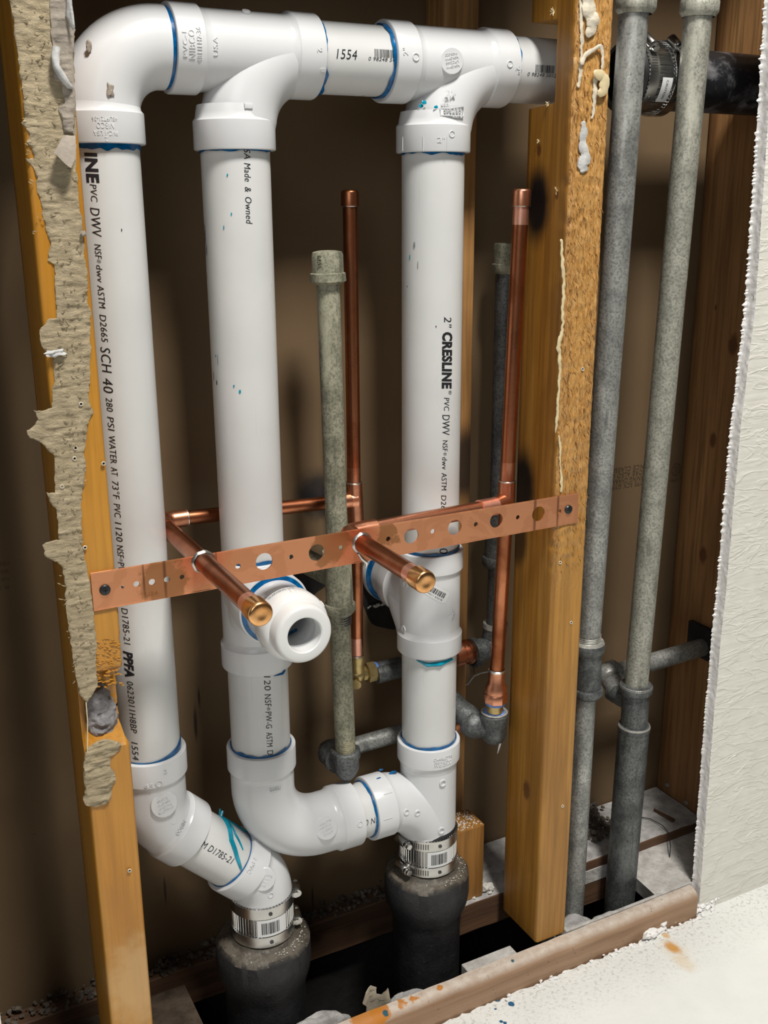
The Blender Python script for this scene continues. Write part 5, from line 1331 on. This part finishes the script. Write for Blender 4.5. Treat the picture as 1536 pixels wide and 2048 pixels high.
m = MB(); m.tube([a2_, b2_], rA+.0022, 44); collar(m, a2_, axa, rA+.002, .011, .0034); collar(m, b2_, axa, rA+.0016, .009, .0034); m.build('tee', M['galv_dark'], GA)
m = MB(); m.lathe(a2_+axa*.007, axa, [(0, rA), (0, rA+.0038), (-.003, rA+.0052)], 44); m.build('worn_rim', M['rim'], GA)
gpipe(at(1170, 1385, 0.0479), at(1143, 1870, 0.0541), ra2, 'pipe', 'galv', GA)
m = MB(); threads(m, a2_+axa*.006, a2_+axa*.016, rA, 5); m.build('thread', M['rim'], GA)

YB = .050; rB = 28/scl(at(1396, 60, 0.0346))
GB = thing('galvanised_pipe', 'right of two long grey galvanised pipes, its side pipe running into the stud', 'water pipe', at(1237, 1840, 0.0518))
b_t, b_b = at(1398.5, 8, 0.0343), at(1272, 1372, 0.0473); axb = (b_t-b_b).normalized()
gpipe(b_t, b_b, rB, 'pipe', 'galv_light', GB)
m = MB(); c_ = at(1399, 14, 0.0341); m.tube([c_+axb*.06, c_], rB+.0028, 44); collar(m, c_, axb, rB+.0022, .012); m.build('coupling', M['galv_light'], GB)
a3, b3 = at(1272, 1376, 0.0473), at(1268, 1455, 0.0481); m = MB()
m.tube([a3, b3], rB+.0022, 44); collar(m, a3, axb, rB+.0020, .010, .0036); collar(m, b3, axb, rB+.0016, .009, .0036)
cm = (a3+b3)/2+axb*.006
m.tube([cm, cm+Vector((-.002, .03, 0)), cm+Vector((-.003, .038, .001))], rB-.001, 36); m.build('tee', M['galv_dark'], GB)
m = MB(); m.lathe(a3+axb*.005, axb, [(0, rB), (0, rB+.0046), (-.002, rB+.0058)], 44); m.lathe(b3+axb*.0045, axb, [(0, rB+.002), (0, rB+.0046), (-.002, rB+.0054)], 44); m.build('worn_rim', M['rim'], GB)
rb2 = 30/scl(at(1250, 1650, 0.0500)); gpipe(at(1267, 1460, 0.0481), at(1235, 1850, 0.0519), rb2, 'pipe', 'galv_dark', GB)
ce = at(1217, 1350, .105); m = MB()
m.tube([cm+Vector((-.003, .028, .002)), ce], [rB-.0015, rB-.0005], 36); m.rock(ce, rB+.0015, .04, 3)
m.lathe(ce+Vector((.004, 0, 0)), X, [(0, rB), (.0, rB+.0030), (.005, rB+.0036), (.007, rB), (.009, rB+.0008), (.010, rB-.003)], 36); eb2 = m.build('elbow', M['galv'], GB)
e1_ = at(1418, 1292, .105); gpipe(ce, Vector((.9345, .105, e1_.z+.001)), rB-.0022, 'side_pipe', 'galv', GB)

# ---------------------------------------------------------------- copper
RCU = .00795
def ctube(pts, r, name, mat, parent, seg=28): return MB().tube(pts, r, seg).build(name, M[mat], parent)
def solder(c, A, r, parent, L=.0018): return MB().lathe(Vector(c)-Vector(A).normalized()*L/2, A, [(0, r), (.0003, r+.0009), (L*.6, r+.0011), (L, r)], 32, lambda t, h, r0: (r0+.0003*noise.noise(Vector((math.cos(t)*3, math.sin(t)*3, 0))), h)).build('solder_ring', M['solder'], parent)
def ccap(c, A, r, parent, L=.016, mat='copper'):
    o = MB().lathe(c, A, [(0, r), (0, r+.0016), (L-.0024, r+.0016), (L-.0014, r+.0013), (L-.0005, r+.0005), (L, r-.0006), (L+.0001, r-.0040), (L-.0002, r-.0052), (L-.0002, 0)], 40).build('cap', M[mat], parent)
    solder(c, A, r+.0004, o); return o
sYb = -.0015
# left system
YL = .125; rl = 14.0/scl(at(702, 740, YL))
CL = thing('copper_riser', 'left copper pipe with capped top and lower-left capped stub poking through the bar', 'copper pipe', at(714, 1340, YL))
lt, l1, l2, lbm = at(700, 412, YL), at(708, 965, YL), at(712, 1045, YL), at(713.5, 1312, YL); al = (lt-l1).normalized()
ctube([lt, l1], rl, 'tube', 'copper_dark', CL); ccap(lt, al, rl, CL, .0145, 'copper_dark')
ctube([l1+al*.016, l1], rl+.00006, 'sanded_band', 'copper', CL)
m = MB(); m.tube([l1, l2], rl+.0014, 32); ty = (l1+l2)/2-Z*.000
mt = at(698, 1008, YL); mt = Vector((l1.lerp(l2, .42).x, YL, l1.lerp(l2, .42).z)); m.tube([mt, mt-X*.017], rl+.0014, 32); m.tube([mt-X*.0, mt-X*.006], [rl+.003, rl+.0016], 32); tL = m.build('tee', M['copper'], CL)
solder(l1, al, rl+.0005, tL)
ctube([l2, lbm], rl, 'tube', 'copper_dark', CL); ctube([lbm+Z*.022, lbm], rl+.00006, 'sanded_band', 'copper_bright', CL); solder(lbm, Z, rl+.0006, CL, .004)
zst = at(405, 1122, 0).z; xst = at(405, 1122, 0).x
h0 = mt-X*.015; h1_ = Vector((xst+.012, YL, mt.z+.0)); zEl = h1_.z
zel = at(352, 1060, YL).z
hA = Vector((xst+.020, YL, zst+.0005)); ctube([h0, hA], rl, 'horizontal_tube', 'copper_dark', CL)
m = MB(); m.tube([hA+X*.006, hA, hA-X*.008]+arc((xst+.012, YL-.012, zst+.0005), PI/2, PI, .012, X, Yv, 8)+[(xst, YL-.026, zst)], rl+.0015, 32); eL = m.build('elbow', M['copper'], CL); solder(hA+X*.006, X, rl+.0006, eL)
capY = -.118
# find where the stub ends so the cap sits at its pixel
def stub_end(x, z, px):
    lo, hi = -.4, .1
    for _ in range(40):
        mid = (lo+hi)/2; v = Vector((x, mid, z))-EYE; q = 768+FPX*v.dot(RT)/v.dot(FW)
        if q > px: lo = mid
        else: hi = mid
    return mid
y1e = stub_end(xst, zst, 523); ctube([(xst, YL-.022, zst), (xst, y1e+.013, zst)], RCU, 'stub_out', 'copper_dark', CL)
ctube([(xst, y1e+.028, zst), (xst, y1e+.012, zst)], RCU+.0001, 'sanded_band', 'copper_bright', CL)
ccap((xst, y1e+.016, zst), -Yv, RCU, CL, .016, 'copper_end')
# brass elbow at its foot
BE = thing('brass_elbow', 'brass elbow fitting at the foot of the left copper pipe with blue thread tape', 'pipe elbow', lbm-Z*.025)
m = MB(); m.lathe(lbm+Z*.001, -Z, [(0, rl), (0, rl+.0022), (.008, rl+.0022), (.010, rl+.0014), (.022, rl+.0012)], 32)
cb = lbm-Z*.022; m.rock(cb, rl+.0025, .03, 3); m.lathe(cb, X, [(0, rl), (.010, rl+.001), (.011, rl+.0045), (.020, rl+.0045), (.0205, rl+.001)], 8)
m.build('elbow_body', M['brass'], BE)
MB().lathe(cb-Z*.002, Vector((-.5, -.8, -.2)), [(0, .003), (.012, .003), (.0125, .006), (.0145, .006), (.0146, 0)], 18).build('mounting_ear', M['brass'], BE)
m = MB()
for k in range(3): m.lathe(cb+X*(.0205+k*.0016), X, [(0, rl), (.0002, rl+.0030-k*.0004), (.0012, rl+.0030-k*.0004), (.0015, rl)], 32)
m.build('thread_tape', M['tape'], BE)
MB().tube([cb+X*.024, Vector((Xp(800, 1325, YL), YL, cb.z))], rl+.0022, 32).build('nipple', M['galv_dark'], BE)

# right system
YC = .048; rr0 = 15.0/scl(at(1030, 740, YC))
CR = thing('copper_riser', 'right copper pipe beside the centre stud, with capped top and right-hand capped stub', 'copper pipe', at(994, 1400, YC))
rt_, r1_, r2_, rb_ = at(1042, 412, YC), at(1014, 962, YC), at(1012, 1020, YC), at(994, 1340, .055); ar = (rt_-r1_).normalized()
ctube([rt_, r1_], rr0, 'tube', 'copper_dark', CR); ccap(rt_, ar, rr0, CR, .0155, 'copper')
ctube([rt_, rt_-ar*.017], rr0+.00008, 'sanded_band', 'copper_bright', CR); ctube([r1_+ar*.020, r1_], rr0+.00006, 'sanded_band', 'copper', CR)
m = MB(); m.tube([r1_, r2_], rr0+.0014, 32)
x2, z2 = at(722, 1085, 0).x, at(722, 1085, 0).z
zt2 = at(1000, 1002, .035).z
tcn = Vector((r1_.x-.001, YC, at(1005, 1003, YC).z)); m.tube([tcn, tcn+Vector((-.012, -.004, -.001)), tcn+Vector((-.020, -.007, -.002))], [rr0+.0022, rr0+.0016, rr0+.0014], 32)
tR = m.build('tee', M['copper'], CR); solder(r1_, ar, rr0+.0006, tR)
e0 = Vector((x2+.022, .026, at(760, 1047, .026).z-.0045)); hs_ = tcn+Vector((-.016, -.006, -.0015))
ctube([hs_, e0], RCU, 'horizontal_tube', 'copper', CR); ctube([hs_, hs_.lerp(e0, .14)], RCU+.0012, 'sleeve', 'copper_bright', CR)
m = MB(); m.tube([e0+X*.006, e0-X*.006]+[e0.lerp(Vector((x2, .012, z2)), t)+Vector((-.008*math.sin(PI*t), .006*math.sin(PI*t), 0)) for t in (.45, .6, .75, .9, 1)]+[(x2, .002, z2)], RCU+.0016, 32); m.build('elbow', M['copper'], CR)
y2e = stub_end(x2, z2, 853); ctube([(x2, .006, z2), (x2, y2e+.013, z2)], RCU, 'stub_out', 'copper_dark', CR)
ctube([(x2, y2e+.028, z2), (x2, y2e+.012, z2)], RCU+.0001, 'sanded_band', 'copper_bright', CR); ccap((x2, y2e+.016, z2), -Yv, RCU, CR, .016, 'copper_end')
ctube([r2_, rb_], rr0, 'tube', 'copper_dark', CR); solder(rb_, (r2_-rb_), rr0+.0008, CR, .003)
m = MB(); dn = (rb_-r2_).normalized(); m.lathe(rb_, dn, [(0, rr0), (0, rr0+.0014), (.014, rr0+.0014), (.019, rr0+.0042), (.026, rr0+.0046), (.027, rr0+.003)], 36)
m.lathe(rb_+dn*.0265, dn, [(0, rr0), (.0, rr0+.0052), (.0008, rr0+.0058), (.010, rr0+.0058), (.011, rr0+.004), (.011, rr0)], 8); m.build('male_adapter', M['copper'], CR)
q = rb_+dn*.037; MB().lathe(q, dn, [(0, rr0), (0, rr0+.0036), (.003, rr0+.0036), (.0032, rr0)], 32).build('thread_tape', M['tape'], CR)
MB().lathe(q+dn*.003, dn, [(0, rr0), (0, rr0+.0016), (.009, rr0+.0016), (.0092, rr0)], 32).build('brass_nipple', M['brass'], CR)
MB().lathe(cR+Z*.0140, Z, [(0, .0125), (.0018, .0115), (.004, rr0+.0018), (.0042, rr0)], 32).build('thread_tape', M['tape'], ER)

# ---------------------------------------------------------------- copper bar bracket
BR = thing('copper_bracket', 'flat copper bar with round holes, screwed across both front studs', 'pipe bracket', at(670, 1110, 0))
bl0, bl1, br1, br0 = at(180, 1147, 0), at(187, 1220, 0), at(1153.5, 1043, 0), at(1155, 986, 0)
out = [(p.x, p.z) for p in (bl1, br1, br0, bl0)]
def circ(px, py, rpx):
    c = at(px, py, 0); r_ = rpx/scl(c)*1.02; return [(c.x+r_*math.cos(2*PI*i/28), c.z+r_*math.sin(2*PI*i/28)) for i in range(28)]
holes = [(527, 1122, 17.5), (632, 1104, 17), (821, 1071, 16), (908, 1054, 15.5), (991, 1040, 15), (1075, 1027, 15), (272, 1167, 6), (303, 1163, 6.5), (333, 1158, 6), (363, 1153, 5), (475, 1132, 5.5), (581, 1113, 5), (680, 1094, 4.5), (775, 1077, 5), (864, 1062, 5), (950, 1048, 4.8), (1034, 1034, 4.6), (1117, 1022, 4.5), (244, 1173, 3.5)]
bm = flat_mesh([out]+[circ(*h) for h in holes], .0013); m = MB(); m.bm.free(); m.bm = bm
m.build('bar', M['bar'], BR, True, 30, xf=Matrix.Translation((0, sYb+.0005, 0)) @ Matrix.Rotation(PI/2, 4, 'X'))
for v in ((bl0, br0, 1), (bl1, br1, -1)):   # rolled edges
    ctube([v[0]+Vector((0, -.0012, 0)), v[1]+Vector((0, -.0012, 0))], .0007, 'rolled_edge', 'bar', BR, 8)
for (px, py) in ((210, 1180), (1137, 1019)):
    c = at(px, py, -.002); c.y = -.0018
    s = MB().lathe(c, -Yv, [(0, .0044), (.0008, .0044), (.0018, .0036), (.0022, .0018), (.0022, 0)], 28).build('screw', M['screw_black'], BR)
    MB().box(c+Vector((-.0022, -.0024, -.0004)), c+Vector((.0022, -.0021, .0004))).box(c+Vector((-.0004, -.0024, -.0022)), c+Vector((.0004, -.0021, .0022))).build('cross_slot', M['void'], s, False)
for (x, z, par) in ((xst, zst, BR), (x2, z2, BR)):
    MB().lathe((x, -.0018, z), -Yv, [(0, RCU), (0, RCU+.0022), (.0008, RCU+.0018), (.0020, RCU+.0003)], 40, lambda t, h, r0: (r0+.0007*noise.noise(Vector((math.cos(t)*2, math.sin(t)*2, x*9))), h)).build('solder_ring', M['solder'], par)
MB().tube([(x2-.004, -.0025, z2-RCU-.001), (x2-.001, -.003, z2-.014), (x2+.004, -.003, z2-.019), (x2+.003, -.0025, z2-.024)], [.0012, .0016, .0018, .0006], 10).build('solder_drip', M['solder'], BR)
t_ = fit(text_bm('USA', 0, 0, .1), .011, .0035)
for v in t_.verts: v.co.z = .0002 if v.co.z > 0 else -.0002
wrap(t_, at(305, 1187, -.0016), X, -Yv, 99, .0003).build('stamped_lettering', M['bar'], BR, False)

# bits hanging on the back board
m = MB().tube([at(925, 1372, .165), at(936, 1368, .165), at(948, 1352, .165), at(962, 1346, .160), at(978, 1343, .155)], .0009, 6)
m2 = MB().tube([at(941, 1320, .170), at(947, 1338, .170), at(951, 1352, .170)], .0005, 6)
tag(m.build('frayed_string', M['lint'], None), 'pale frayed string sticking out beside the right copper adapter', 'string')
tag(m2.build('wire', M['wire'], None), 'thin dark wire on the back board beside the right copper adapter', 'wire')
tag(MB().tube([at(1003, 1478, .075), at(999, 1492, .075), at(995, 1507, .075)], [.0008, .0012, .0004], 8).build('frayed_string', M['lint'], None), 'short pale string hanging below the galvanised elbow near the centre stud', 'string')
